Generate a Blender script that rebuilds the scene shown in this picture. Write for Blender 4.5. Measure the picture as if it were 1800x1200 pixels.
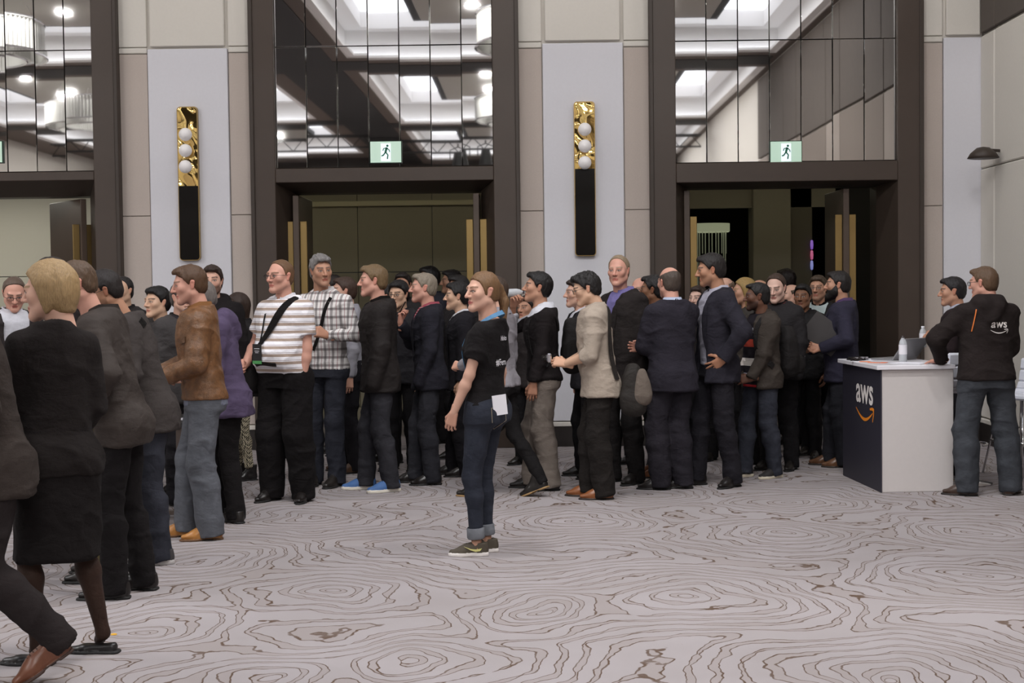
import bpy, math, random
import numpy as np
from mathutils import Vector, Matrix
from mathutils.bvhtree import BVHTree

for _o in list(bpy.data.objects):
    bpy.data.objects.remove(_o, do_unlink=True)
SC = bpy.context.scene
COL = SC.collection

# ------------------------------------------------------------------ camera
F = 2500.0                       # focal length in pixels of the 1800x1200 frame (50 mm)
CAMZ = 1.62
PITCH = math.atan(95 / F)
ROLL = 0.0123
YAW = 0.014
_r0 = Vector((math.cos(YAW), math.sin(YAW), 0))
_f0 = Vector((-math.sin(YAW), math.cos(YAW), 0))
_u0 = Vector((0, 0, 1))
C_F = _f0 * math.cos(PITCH) - _u0 * math.sin(PITCH)
_up = _u0 * math.cos(PITCH) + _f0 * math.sin(PITCH)
C_R = _r0 * math.cos(ROLL) - _up * math.sin(ROLL)
C_U = _up * math.cos(ROLL) + _r0 * math.sin(ROLL)
C_P = Vector((0, 0, CAMZ))
cam_data = bpy.data.cameras.new('camera')
cam_data.lens = 50.0
cam_data.sensor_width = 36.0
cam_data.clip_start = 0.05
cam_data.clip_end = 200
cam = bpy.data.objects.new('camera', cam_data)
_m = Matrix((C_R, C_U, -C_F)).transposed().to_4x4()
_m.translation = C_P
cam.matrix_world = _m
COL.objects.link(cam)
SC.camera = cam

def ray(px, py):
    return (C_F * F + C_R * (px - 900) - C_U * (py - 600)).normalized()
def ground(px, py, z=0.0):
    d = ray(px, py)
    t = (z - CAMZ) / d.z
    return C_P + d * t
def on_wall(px, py, Y):
    d = ray(px, py)
    return C_P + d * (Y / d.y)

# ------------------------------------------------------------------ world, exposure
world = bpy.data.worlds.new('world')
SC.world = world
world.use_nodes = True
world.node_tree.nodes['Background'].inputs[0].default_value = (0.05, 0.05, 0.055, 1)
world.node_tree.nodes['Background'].inputs[1].default_value = 0.3
SC.view_settings.view_transform = 'Standard'
SC.view_settings.look = 'None'
SC.view_settings.gamma = 1.0
SC.view_settings.use_curve_mapping = False
SC.view_settings.exposure = -0.5
SC.cycles.use_denoising = True
SC.cycles.max_bounces = 8
SC.cycles.diffuse_bounces = 4
SC.cycles.glossy_bounces = 4
COVE_POWER = 2.8          # emission of the ceiling coves (the lamps of the hall)
DOWNLIGHT_W = 108.0        # recessed ceiling spots over the hall
# ------------------------------------------------------------------ small helpers
def srgb(r, g, b):
    def c(v):
        v /= 255.0
        return v / 12.92 if v <= 0.04045 else ((v + 0.055) / 1.055) ** 2.4
    return (c(r), c(g), c(b), 1.0)

_MATS = {}
class NT:
    """tiny node-tree builder"""
    def __init__(s, name):
        s.m = bpy.data.materials.new(name)
        s.m.use_nodes = True
        s.t = s.m.node_tree
        s.b = s.t.nodes['Principled BSDF']
    def n(s, typ, **kw):
        nd = s.t.nodes.new(typ)
        for k, v in kw.items():
            if k.startswith('i_'):
                key = k[2:]
                key = int(key) if key.isdigit() else key.replace('_', ' ')
                s.put(nd.inputs[key], v)
            else:
                setattr(nd, k, v)
        return nd
    def put(s, sock, v):
        if isinstance(v, bpy.types.NodeSocket):
            s.t.links.new(v, sock)
        else:
            sock.default_value = v
    def math(s, op, a, b=None, c=None, clamp=False):
        nd = s.t.nodes.new('ShaderNodeMath'); nd.operation = op; nd.use_clamp = clamp
        s.put(nd.inputs[0], a)
        if b is not None: s.put(nd.inputs[1], b)
        if c is not None: s.put(nd.inputs[2], c)
        return nd.outputs[0]
    def mix(s, f, a, b, blend='MIX'):
        nd = s.t.nodes.new('ShaderNodeMix'); nd.data_type = 'RGBA'; nd.blend_type = blend
        s.put(nd.inputs[0], f); s.put(nd.inputs[6], a); s.put(nd.inputs[7], b)
        return nd.outputs[2]
    def coord(s, which='Object', scale=None, rot=None):
        tc = s.t.nodes.new('ShaderNodeTexCoord')
        o = tc.outputs[which]
        if scale is None and rot is None: return o
        mp = s.t.nodes.new('ShaderNodeMapping')
        s.put(mp.inputs[0], o)
        if scale: mp.inputs['Scale'].default_value = scale
        if rot: mp.inputs['Rotation'].default_value = rot
        return mp.outputs[0]
    def noise(s, vec, scale, detail=2, rough=0.5, dist=0.0):
        nd = s.t.nodes.new('ShaderNodeTexNoise')
        s.put(nd.inputs['Vector'], vec)
        nd.inputs['Scale'].default_value = scale
        nd.inputs['Detail'].default_value = detail
        nd.inputs['Roughness'].default_value = rough
        nd.inputs['Distortion'].default_value = dist
        return nd.outputs[0]
    def ramp(s, fac, stops):
        nd = s.t.nodes.new('ShaderNodeValToRGB')
        e = nd.color_ramp.elements
        while len(e) < len(stops): e.new(0.5)
        for i, (p, c) in enumerate(stops):
            e[i].position = p
            e[i].color = c if len(c) == 4 else (*c, 1)
        s.put(nd.inputs[0], fac)
        return nd.outputs[0]
    def bump(s, h, strength=0.3, dist=0.01):
        nd = s.t.nodes.new('ShaderNodeBump')
        nd.inputs['Strength'].default_value = strength
        nd.inputs['Distance'].default_value = dist
        s.put(nd.inputs['Height'], h)
        s.put(s.b.inputs['Normal'], nd.outputs[0])
    def set(s, **kw):
        names = dict(color='Base Color', rough='Roughness', metal='Metallic', spec='Specular IOR Level', sheen='Sheen Weight',
                     emis='Emission Color', estr='Emission Strength', trans='Transmission Weight', ior='IOR', alpha='Alpha',
                     coat='Coat Weight', sub='Subsurface Weight')
        for k, v in kw.items():
            s.put(s.b.inputs[names[k]], v)
        return s

def mat(name, color, rough=0.6, metal=0.0, spec=0.5, var=0.0, vscale=8.0, bump=0.0, bscale=60.0, bdist=0.004, **kw):
    """plain procedural material with a little colour variation and relief"""
    if name in _MATS: return _MATS[name]
    q = NT(name)
    q.set(rough=rough, metal=metal, spec=spec, **kw)
    co = q.coord()
    if var:
        f = q.noise(co, vscale, 4)
        d = tuple(max(0, c * (1 - var)) for c in color[:3]) + (1,)
        l = tuple(min(1, c * (1 + var)) for c in color[:3]) + (1,)
        q.set(color=q.mix(f, d, l))
    else:
        q.set(color=color)
    if bump:
        q.bump(q.noise(co, bscale, 3), bump, bdist)
    _MATS[name] = q.m
    return q.m

def emit(name, color, strength):
    if name in _MATS: return _MATS[name]
    q = NT(name)
    q.set(color=(0.8, 0.8, 0.8, 1), emis=color, estr=strength)
    _MATS[name] = q.m
    return q.m

def link(o, parent=None):
    COL.objects.link(o)
    if parent is not None: o.parent = parent
    return o
def tag(o, label=None, cat=None, group=None, kind=None):
    if label: o['label'] = label
    if cat: o['category'] = cat
    if group: o['group'] = group
    if kind: o['kind'] = kind
    return o
def empty(name, loc=(0, 0, 0), rz=0.0, parent=None):
    o = bpy.data.objects.new(name, None)
    o.empty_display_size = 0.1
    o.location = loc
    o.rotation_euler = (0, 0, rz)
    return link(o, parent)
def mesh_obj(name, verts, faces, material=None, parent=None, smooth=False, loc=None, rz=None):
    me = bpy.data.meshes.new(name)
    me.from_pydata([tuple(v) for v in verts], [], [tuple(f) for f in faces])
    if smooth: me.shade_smooth()
    if material is not None:
        for m_ in (material if isinstance(material, (list, tuple)) else [material]):
            me.materials.append(m_)
    me.update()
    o = bpy.data.objects.new(name, me)
    if loc is not None: o.location = loc
    if rz is not None: o.rotation_euler = (0, 0, rz)
    return link(o, parent)

class MB:
    """mesh collector"""
    def __init__(s): s.v = []; s.f = []; s.mi = []; s.cur = 0
    def raw(s, vs, fs):
        n = len(s.v); s.v += [tuple(v) for v in vs]
        for f in fs: s.f.append(tuple(i + n for i in f)); s.mi.append(s.cur)
        return s
    def box(s, x0, x1, y0, y1, z0, z1, bev=0.0):
        if bev:
            b = min(bev, (x1 - x0) / 2.01, (y1 - y0) / 2.01, (z1 - z0) / 2.01)
            vs = []
            for sx in (0, 1):
                for sy in (0, 1):
                    for sz in (0, 1):
                        X, Y, Z = (x0, x1)[sx], (y0, y1)[sy], (z0, z1)[sz]
                        dx, dy, dz = (b if not sx else -b), (b if not sy else -b), (b if not sz else -b)
                        vs += [(X, Y + dy, Z + dz), (X + dx, Y, Z + dz), (X + dx, Y + dy, Z)]
            I = lambda a, b_, c, k: (a * 4 + b_ * 2 + c) * 3 + k
            fs = []
            for a in (0, 1):
                q = [I(a, 0, 0, 0), I(a, 1, 0, 0), I(a, 1, 1, 0), I(a, 0, 1, 0)]; fs.append(q if a else q[::-1])
                q = [I(0, a, 0, 1), I(1, a, 0, 1), I(1, a, 1, 1), I(0, a, 1, 1)]; fs.append(q[::-1] if a else q)
                q = [I(0, 0, a, 2), I(1, 0, a, 2), I(1, 1, a, 2), I(0, 1, a, 2)]; fs.append(q if a else q[::-1])
            for a in (0, 1):
                for c in (0, 1):
                    q = [I(a, c, 0, 0), I(a, c, 1, 0), I(a, c, 1, 1), I(a, c, 0, 1)]; fs.append(q if a == c else q[::-1])
                    q = [I(a, 0, c, 0), I(a, 1, c, 0), I(a, 1, c, 2), I(a, 0, c, 2)]; fs.append(q[::-1] if a == c else q)
                    q = [I(0, a, c, 1), I(1, a, c, 1), I(1, a, c, 2), I(0, a, c, 2)]; fs.append(q if a == c else q[::-1])
            for a in (0, 1):
                for b_ in (0, 1):
                    for c in (0, 1):
                        t = [I(a, b_, c, 0), I(a, b_, c, 1), I(a, b_, c, 2)]
                        fs.append(t if (a + b_ + c) % 2 else t[::-1])
            return s.raw(vs, fs)
        vs = [(x0, y0, z0), (x1, y0, z0), (x1, y1, z0), (x0, y1, z0), (x0, y0, z1), (x1, y0, z1), (x1, y1, z1), (x0, y1, z1)]
        return s.raw(vs, [(3, 2, 1, 0), (4, 5, 6, 7), (0, 1, 5, 4), (1, 2, 6, 5), (2, 3, 7, 6), (3, 0, 4, 7)])
    def tube(s, pts, r, n=8, cap=True):
        pts = [Vector(p) for p in pts]
        rs = r if isinstance(r, (list, tuple)) else [r] * len(pts)
        rings = []
        prev = None
        for i, p in enumerate(pts):
            d = (pts[min(i + 1, len(pts) - 1)] - pts[max(i - 1, 0)]).normalized()
            a = prev if prev is not None else (Vector((0, 0, 1)) if abs(d.z) < 0.9 else Vector((1, 0, 0)))
            u = (a - d * a.dot(d)).normalized()
            prev = u
            w = d.cross(u)
            rings.append([p + (u * math.cos(2 * math.pi * k / n) + w * math.sin(2 * math.pi * k / n)) * rs[i] for k in range(n)])
        vs = [v for q in rings for v in q]
        fs = [(i * n + k, i * n + (k + 1) % n, (i + 1) * n + (k + 1) % n, (i + 1) * n + k) for i in range(len(pts) - 1) for k in range(n)]
        if cap:
            fs.append(tuple(range(n))[::-1]); fs.append(tuple((len(pts) - 1) * n + k for k in range(n)))
        return s.raw(vs, fs)
    def lathe(s, prof, n=20, c=(0, 0, 0)):
        vs = [(c[0] + r * math.cos(2 * math.pi * k / n), c[1] + r * math.sin(2 * math.pi * k / n), c[2] + z) for r, z in prof for k in range(n)]
        fs = [(i * n + k, i * n + (k + 1) % n, (i + 1) * n + (k + 1) % n, (i + 1) * n + k) for i in range(len(prof) - 1) for k in range(n)]
        return s.raw(vs, fs)
    def sphere(s, c, r, n=16, m=10):
        prof = [(max(1e-4, r * math.sin(math.pi * i / m)), -r * math.cos(math.pi * i / m)) for i in range(m + 1)]
        return s.lathe(prof, n, c)
    def ribbon(s, pts, ups, width, thick=0.002):
        """flat band: pts = centre line, ups = outward normals"""
        pts = [Vector(p) for p in pts]; ups = [Vector(u) for u in ups]
        ws = width if isinstance(width, (list, tuple)) else [width] * len(pts)
        vs = []
        for i, p in enumerate(pts):
            d = (pts[min(i + 1, len(pts) - 1)] - pts[max(i - 1, 0)]).normalized()
            sd = d.cross(ups[i])
            if sd.length < 1e-6: sd = Vector((1, 0, 0))
            sd.normalize()
            h = ws[i] / 2
            vs += [p - sd * h, p + sd * h, p + sd * h + ups[i] * thick, p - sd * h + ups[i] * thick]
        fs = []
        for i in range(len(pts) - 1):
            a, b = i * 4, i * 4 + 4
            for k in range(4):
                fs.append((a + k, a + (k + 1) % 4, b + (k + 1) % 4, b + k))
        fs.append((3, 2, 1, 0)); e = (len(pts) - 1) * 4; fs.append((e, e + 1, e + 2, e + 3))
        return s.raw(vs, fs)
    def prism(s, poly, fn, t0, t1):
        """extrude 2-D polygon; fn(u, v, t) -> point"""
        n = len(poly)
        vs = [fn(u, v, t0) for u, v in poly] + [fn(u, v, t1) for u, v in poly]
        fs = [tuple(range(n))[::-1], tuple(range(n, 2 * n))] + [(i, (i + 1) % n, n + (i + 1) % n, n + i) for i in range(n)]
        return s.raw(vs, fs)
    def build(s, name, material=None, parent=None, smooth=False, loc=None, rz=None):
        o = mesh_obj(name, s.v, s.f, material, parent, smooth, loc, rz)
        if any(s.mi):
            o.data.polygons.foreach_set('material_index', s.mi)
        return o
def box(name, dims, material, parent=None, bev=0.0):
    return MB().box(*dims, bev=bev).build(name, material, parent)
def instance(src, loc=None, rz=None, parent=None):
    c = src.copy()
    if loc is not None: c.location = loc
    if rz is not None: c.rotation_euler = (0, 0, rz)
    COL.objects.link(c)
    if parent is not None: c.parent = parent
    return c
def auto_smooth(o, ang=40):
    me = o.data
    me.shade_smooth()
    try: me.set_sharp_from_angle(angle=math.radians(ang))
    except Exception: pass
    return o
# ------------------------------------------------------------------ the hall
D = ground(1003, 784).y                    # far wall
XR = on_wall(1727, 600, D).x               # side wall on the right of the picture
XL, YB = -14.0, -17.0
ZC = 5.72                                  # ceiling
ZT = on_wall(1000, 76, D).z                # height of the panel joint
ZM0 = on_wall(680, 294, D).z               # lower edge of the mirrors
def wx(px, py=300): return on_wall(px, py, D).x
def wz(px, py): return on_wall(px, py, D).z

# carpet: pale wool with brown growth-ring contour lines
def carpet():
    q = NT('ring_carpet')
    co = q.coord()
    wn = q.n('ShaderNodeTexNoise', noise_dimensions='3D'); q.put(wn.inputs['Vector'], co)
    wn.inputs['Scale'].default_value = 1.15; wn.inputs['Detail'].default_value = 2.0
    off = q.n('ShaderNodeVectorMath', operation='SUBTRACT'); q.put(off.inputs[0], wn.outputs['Color']); off.inputs[1].default_value = (0.5, 0.5, 0.5)
    sc = q.n('ShaderNodeVectorMath', operation='SCALE'); q.put(sc.inputs[0], off.outputs[0]); sc.inputs['Scale'].default_value = 0.75
    ad = q.n('ShaderNodeVectorMath', operation='ADD'); q.put(ad.inputs[0], co); q.put(ad.inputs[1], sc.outputs[0])
    flat = q.n('ShaderNodeVectorMath', operation='MULTIPLY'); q.put(flat.inputs[0], ad.outputs[0]); flat.inputs[1].default_value = (1, 1, 0)
    cs = [ground(*p) for p in ((1220, 1050), (1365, 940), (1000, 915), (1395, 885), (750, 1165), (345, 988), (1725, 1010), (1720, 935),
                               (560, 905), (570, 1045), (1130, 868), (640, 862), (250, 1110), (945, 1075), (1560, 1190), (440, 1195))]
    cs += [Vector((x, y, 0)) for x, y in ((-3.2, 10.2), (-4.6, 8.2), (3.9, 10.6), (-1.4, 12.4), (1.2, 12.6), (3.2, 12.8), (-4.2, 12.5), (0.4, 4.4), (-2.5, 5.2), (3.1, 5.4), (-7, 11), (-6.5, 6))]
    cur = None
    for c in cs:
        d = q.n('ShaderNodeVectorMath', operation='DISTANCE')
        q.put(d.inputs[0], flat.outputs[0]); d.inputs[1].default_value = (c.x, c.y, 0)
        cur = d.outputs['Value'] if cur is None else q.math('SMOOTH_MIN', cur, d.outputs['Value'], 0.35)
    tri = q.math('PINGPONG', cur, 0.054)
    sn = q.math('MULTIPLY_ADD', tri, 2 / 0.054, -1.0)
    n1 = q.math('SUBTRACT', q.noise(co, 3.0, 1), 0.5)
    n2 = q.math('SUBTRACT', q.noise(co, 30, 2), 0.5)
    n3 = q.math('SUBTRACT', q.noise(co, 9, 1), 0.5)
    v = q.math('ADD', q.math('ADD', sn, q.math('MULTIPLY', n1, 1.7)), q.math('ADD', q.math('MULTIPLY', n2, 0.35), q.math('MULTIPLY', n3, 1.9)))
    LV = 0.42
    a = q.math('ABSOLUTE', q.math('SUBTRACT', v, LV))
    wv = q.math('MULTIPLY_ADD', q.noise(co, 2.3, 1), 0.16, 0.07)
    line = q.math('SUBTRACT', 1.0, q.math('DIVIDE', a, wv), clamp=True)
    line = q.math('MULTIPLY', q.math('MINIMUM', q.math('MULTIPLY', line, 2.2), 1.0), q.math('MULTIPLY_ADD', q.noise(co, 7, 2), 0.9, 0.45), clamp=True)
    pile = q.noise(co, 260, 3, 0.7)
    blot = q.noise(co, 1.6, 3)
    base = q.mix(blot, srgb(146, 139, 138), srgb(169, 163, 166))
    base = q.mix(q.math('MULTIPLY', q.math('GREATER_THAN', v, LV), 0.36), base, srgb(138, 126, 120))
    base = q.mix(q.math('MULTIPLY', pile, 0.22), base, srgb(130, 121, 120))
    col = q.mix(line, base, srgb(88, 69, 56))
    q.set(color=col, rough=0.95, spec=0.1, sheen=0.05)
    q.bump(q.math('SUBTRACT', pile, q.math('MULTIPLY', line, 1.2)), 0.35, 0.006)
    return q.m
floor = box('floor', (XL, XR + 9, YB, 24, -0.1, 0.0), carpet())
tag(floor, 'pale grey carpet patterned with brown growth ring contour lines', 'floor', kind='structure')

M_WHITE = mat('white_wallcovering', srgb(213, 212, 218), 0.75, var=0.03, vscale=40, bump=0.12, bscale=300, bdist=0.002)
M_CREAM = mat('cream_wallcovering', srgb(211, 206, 198), 0.75, var=0.03, vscale=40, bump=0.12, bscale=300, bdist=0.002)
M_FABRIC = mat('mauve_fabric_panel', srgb(186, 174, 166), 0.9, var=0.08, vscale=120, bump=0.3, bscale=420, bdist=0.002)
M_PORTAL = mat('dark_bronze_wood', srgb(66, 54, 46), 0.45, var=0.10, vscale=6, bump=0.05, bscale=200)
M_PORTAL2 = mat('dark_bronze_wood_edge', srgb(56, 46, 39), 0.5, var=0.1, vscale=6)
M_BASE = mat('black_skirting', srgb(38, 32, 30), 0.5, var=0.1)
M_BRASS = mat('brushed_brass', srgb(158, 132, 84), 0.35, metal=0.75, var=0.08, vscale=3)
M_GOLD = mat('polished_gold', srgb(222, 190, 120), 0.06, metal=1.0)
M_GLOSSBLACK = mat('black_glass', srgb(22, 19, 17), 0.12, spec=0.6)
M_CHROME = mat('chrome', (0.75, 0.75, 0.77, 1), 0.12, metal=1.0)

wall_back = empty('wall_back', (0, D, 0)); tag(wall_back, 'pale panelled far wall between the dark door portals', 'wall', kind='structure')
# portal extents (pixels at the outer frame edges)
PORTALS = [(-250, 213), (446, 912), (1143, 1617)]
segs = []
xs = [XL] + [wx(p) for pr in PORTALS for p in pr] + [XR]
core = MB()
for i in range(0, len(xs), 2):
    core.box(xs[i] - (0.0 if i else 0), xs[i + 1], 0.015, 0.55, 0, ZC)
for p0, p1 in PORTALS:
    core.box(wx(p0), wx(p1), 0.10, 0.55, ZM0, ZC)
core.build('wall_core', M_CREAM, wall_back)

def pilaster(p0, p1, c0, c1):
    """panels of one pier: fabric strips either side of a white panel, cream panels above"""
    x0, x1, a, b = wx(p0), wx(p1), wx(c0), wx(c1)
    seam = wz(935, 371)
    g = 0.004
    zb = 0.26
    for u0, u1 in ((x0, a), (b, x1)):
        if u1 - u0 < 0.02: continue
        box('fabric_panel', (u0 + g, u1 - g, -0.012, 0.02, zb, seam - g), M_FABRIC, wall_back, 0.004)
        box('fabric_panel', (u0 + g, u1 - g, -0.012, 0.02, seam + g, ZT - 0.05), M_FABRIC, wall_back, 0.004)
        box('upper_panel', (u0 + g, u1 - g, -0.018, 0.02, ZT + 0.02, ZC - 0.02), M_CREAM, wall_back, 0.006)
        box('panel_bead', (u0 + g, u1 - g, -0.022, 0.02, ZT - 0.045, ZT + 0.012), M_CREAM, wall_back, 0.008)
    box('white_panel', (a + g, b - g, -0.03, 0.02, zb, ZT - 0.004), M_WHITE, wall_back, 0.006)
    box('upper_panel', (a + 0.03, b - 0.03, -0.03, 0.02, ZT + 0.02, ZC - 0.02), M_CREAM, wall_back, 0.008)
    box('baseboard', (x0, x1, -0.035, 0.02, 0.0, 0.20), M_BASE, wall_back, 0.004)
    box('baseboard_cap', (x0, x1, -0.042, 0.02, 0.205, 0.25), M_CREAM, wall_back, 0.006)
pilaster(213, 446, 264, 405)
pilaster(912, 1143, 955, 1097)
x_end = XR
pilaster(1617, 1727, 1657, 1727)

# side wall on the right
wall_right = empty('wall_right', (XR, 0, 0)); tag(wall_right, 'pale side wall with tall upholstered panels', 'wall', kind='structure')
box('wall_core', (0.02, 0.35, YB, D + 0.5, 0, ZC), M_CREAM, wall_right)
yy = D - 0.02
for i in range(9):
    w = (0.42 if i == 0 else (2.3 if i % 2 else 1.2))
    m_ = mat('taupe_cloth', srgb(150, 140, 132), 0.9) if i % 2 == 0 else mat('brown_cloth', srgb(120, 110, 102), 0.9)
    if i < 2: m_ = M_CREAM
    y1, y0 = yy - 0.012, yy - w
    seam = wz(1745, 297)
    box('side_panel', (-0.03, 0.02, y0, y1, 0.26, seam - 0.006), m_, wall_right, 0.012)
    box('side_panel', (-0.03, 0.02, y0, y1, seam + 0.003, ZT), m_, wall_right, 0.012)
    box('upper_panel', (-0.03, 0.02, y0, y1, ZT + 0.03, ZC - 0.05), mat('upper_wall_shade', srgb(88, 80, 74), 0.9, var=0.08), wall_right, 0.01)  # dark base colour paints in the weaker light towards the wall top
    yy = y0 - 0.015
box('baseboard', (-0.04, 0.02, YB, D, 0, 0.20), M_BASE, wall_right, 0.004)
box('baseboard_cap', (-0.05, 0.02, YB, D, 0.205, 0.25), M_CREAM, wall_right, 0.006)
wl = box('wall_left', (XL - 0.3, XL, YB, D + 0.5, 0, ZC), M_CREAM); tag(wl, 'cream side wall far off to the other side', 'wall', kind='structure')
wf = box('wall_front', (XL, XR, YB - 0.3, YB, 0, ZC), mat('dark_drape', srgb(48, 44, 42), 0.9)); tag(wf, 'dark draped wall behind the photographer', 'wall', kind='structure')

# ------------------------------------------------------------------ ceiling with lit coffers
ceiling = empty('ceiling', (0, 0, ZC)); tag(ceiling, 'ceiling of dark beams and deep white coffers with cove light', 'ceiling', kind='structure')
M_CEIL = mat('brown_beam_paint', srgb(92, 80, 72), 0.8)
M_CEILW = mat('white_coffer_paint', srgb(232, 230, 228), 0.8)
M_CEILG = mat('grey_coffer_panel', srgb(172, 168, 160), 0.8)
M_TRACK = mat('black_track', srgb(20, 18, 17), 0.7)
M_COVE = emit('cove_light', (0.86, 0.90, 1.0, 1), COVE_POWER)
CXS = [(-12.9, -5.1), (-3.25, 4.45)]
CYS = [(3.1, 10.8), (-6.3, 1.4), (-15.5, -7.8)]
slab = MB()
prev = D + 0.5
for y0, y1 in CYS:
    slab.box(XL, XR + 0.3, y1, prev, 0, 0.9)
    px_ = XL
    for x0, x1 in CXS:
        slab.box(px_, x0, y0, y1, 0, 0.9); px_ = x1
    slab.box(px_, XR + 0.3, y0, y1, 0, 0.9)
    prev = y0
slab.box(XL, XR + 0.3, YB - 0.3, prev, 0, 0.9)
slab.build('beam_grid', M_CEIL, ceiling)
for bx0, bx1 in ((-4.7, -3.5),):
    box('track_channel', (bx0, bx1, YB, D - 0.1, -0.012, 0.01), M_TRACK, ceiling)
for by0, by1 in ((1.75, 2.8), (-7.5, -6.6), (11.6, 12.6)):
    box('track_channel', (XL, -4.7, by0, by1, -0.012, 0.01), M_TRACK, ceiling)
    box('track_channel', (-3.5, XR - 0.1, by0, by1, -0.012, 0.01), M_TRACK, ceiling)
for x0, x1 in CXS:
    for y0, y1 in CYS:
        def ring(mb, i0, i1, z0, z1):
            mb.box(x0 + i0, x1 - i0, y0 + i0, y0 + i1, z0, z1); mb.box(x0 + i0, x1 - i0, y1 - i1, y1 - i0, z0, z1)
            mb.box(x0 + i0, x0 + i1, y0 + i1, y1 - i1, z0, z1); mb.box(x1 - i1, x1 - i0, y0 + i1, y1 - i1, z0, z1)
        m1 = MB(); ring(m1, 0.0, 0.02, 0.01, 0.55); ring(m1, 0.0, 0.14, 0.03, 0.075); ring(m1, 0.0, 0.30, 0.50, 0.56); ring(m1, 0.30, 0.34, 0.50, 0.80)
        m1.build('coffer_moulding', M_CEILW, ceiling)
        m2 = MB(); ring(m2, 0.03, 0.12, 0.076, 0.082); m2.build('cove_lamp', M_COVE, ceiling)
        m3 = MB(); ring(m3, 0.34, 1.35, 0.78, 0.82); m3.build('cove_lamp', M_COVE, ceiling)
        m4 = MB(); m4.box(x0 + 1.35, x1 - 1.35, y0 + 1.35, y1 - 1.35, 0.42, 0.82, bev=0.02); m4.build('coffer_panel', M_CEILG, ceiling)
        m5 = MB(); ring(m5, 1.22, 1.36, 0.44, 0.56); m5.build('coffer_panel_edge', M_TRACK, ceiling)

        for i_ in range(3):
            for j_ in range(2):
                ld = bpy.data.lights.new('downlight', 'AREA'); ld.shape = 'DISK'; ld.size = 0.2; ld.energy = DOWNLIGHT_W; ld.color = (1.0, 0.985, 0.975)
                lo_ = bpy.data.objects.new('downlight', ld); lo_.location = (x0 + (x1 - x0) * (0.3 + 0.2 * i_), y0 + (y1 - y0) * (0.35 + 0.3 * j_), ZC + 0.40); link(lo_)

# recessed wall washers in the soffit along the far wall
for px_ in (-60, 110, 335, 560, 800, 1028, 1260, 1490, 1665):
    ld = bpy.data.lights.new('wall_washer', 'AREA'); ld.shape = 'DISK'; ld.size = 0.14; ld.energy = 16.0; ld.color = (1.0, 0.975, 0.95)
    lo_ = bpy.data.objects.new('wall_washer', ld); lo_.location = (wx(px_), D - 1.5, ZC - 0.01); lo_.rotation_euler = (math.radians(20), 0, 0); link(lo_)

# ring chandeliers of crystal rods under the coffers
M_CRYSTAL = NT('crystal_rods').set(color=(0.45, 0.45, 0.43, 1), rough=0.12, spec=0.9, emis=(1.0, 0.95, 0.88, 1), estr=0.05).m
def chandelier(cx, cy, label):
    r = empty('chandelier', (cx, cy, ZC))
    tag(r, label, 'chandelier', 'ring chandeliers in the coffers')
    R = 1.2
    rod = MB()
    rod.box(-0.009, 0.009, -0.009, 0.009, -0.46, 0.06, bev=0.004)
    rods = MB()
    n = 96
    for k in range(n):
        a = 2 * math.pi * k / n
        for rr, dz in ((R, 0.0), (R - 0.22, -0.08)):
            c, s_ = math.cos(a) * rr, math.sin(a) * rr
            rods.box(c - 0.022, c + 0.022, s_ - 0.022, s_ + 0.022, -0.44 + dz, 0.02 + dz)
    o = rods.build('crystal_rods', M_CRYSTAL, r); o['kind'] = 'stuff'
    hoop = MB()
    for rr, z in ((R + 0.03, 0.03), (R + 0.03, -0.45), (R - 0.25, -0.06), (R - 0.25, -0.53)):
        hoop.tube([(rr * math.cos(2 * math.pi * k / 40), rr * math.sin(2 * math.pi * k / 40), z) for k in range(41)], 0.018, 6)
    hoop.build('hoop', M_CHROME, r)
    for k in range(4):
        st = MB()
        a = math.pi / 4 + k * math.pi / 2
        st.tube([(R * math.cos(a), R * math.sin(a), 0.02), (R * 0.8 * math.cos(a), R * 0.8 * math.sin(a), 0.45)], 0.008, 6)
        st.build('suspension_rod', M_CHROME, r)
chandelier(0.40, 6.95, 'crystal ring chandelier reflected highest in the mirror over the middle door')
chandelier(0.0, -2.45, 'crystal ring chandelier reflected above the exit sign end of the middle mirror')
chandelier(-8.65, 6.95, 'large crystal ring chandelier reflected at the top corner of the first mirror')
chandelier(-9.3, -2.45, 'crystal ring chandelier reflected lower in the first mirror')

# lighting truss hung at the far end of the hall (seen in the mirrors)
tr = empty('lighting_truss', (0, -7.1, 5.25)); tag(tr, 'black lattice lighting truss reflected low in the middle mirror', 'truss')
t1 = MB()
for dy, dz in ((-0.14, 0.14), (0.14, 0.14), (0, -0.14)):
    t1.tube([(-12, dy, dz), (4.2, dy, dz)], 0.025, 6)
t1.build('chord', M_TRACK, tr)
t2 = MB()
for i in range(60):
    xa = -12 + i * 0.27
    z0, z1 = (0.14, -0.14) if i % 2 else (-0.14, 0.14)
    t2.tube([(xa, 0.14 if z0 > 0 else 0, z0), (xa + 0.27, 0.14 if z1 > 0 else 0, z1)], 0.012, 5)
t2.build('lattice', M_TRACK, tr)
for lx, nm in ((-1.15, 'black stage lamp reflected beside the middle exit sign'), (0.55, 'black stage lamp reflected at the end of the middle mirror'), (-1.75, 'black stage lamp reflected left of the middle exit sign')):
    sl = empty('stage_lamp', (lx, -6.9, 4.95)); tag(sl, nm, 'stage lamp')
    m = MB(); m.lathe([(0.001, 0.16), (0.10, 0.14), (0.13, 0.0), (0.17, -0.26), (0.15, -0.28), (0.001, -0.27)], 14); m.build('lamp_head', M_TRACK, sl)
    m = MB(); m.tube([(-0.2, 0, -0.02), (-0.2, 0, 0.2), (0, 0, 0.28), (0.2, 0, 0.2), (0.2, 0, -0.02)], 0.015, 6); m.tube([(0, 0, 0.28), (0, 0, 0.36)], 0.02, 6); m.build('yoke', M_TRACK, sl)

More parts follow.
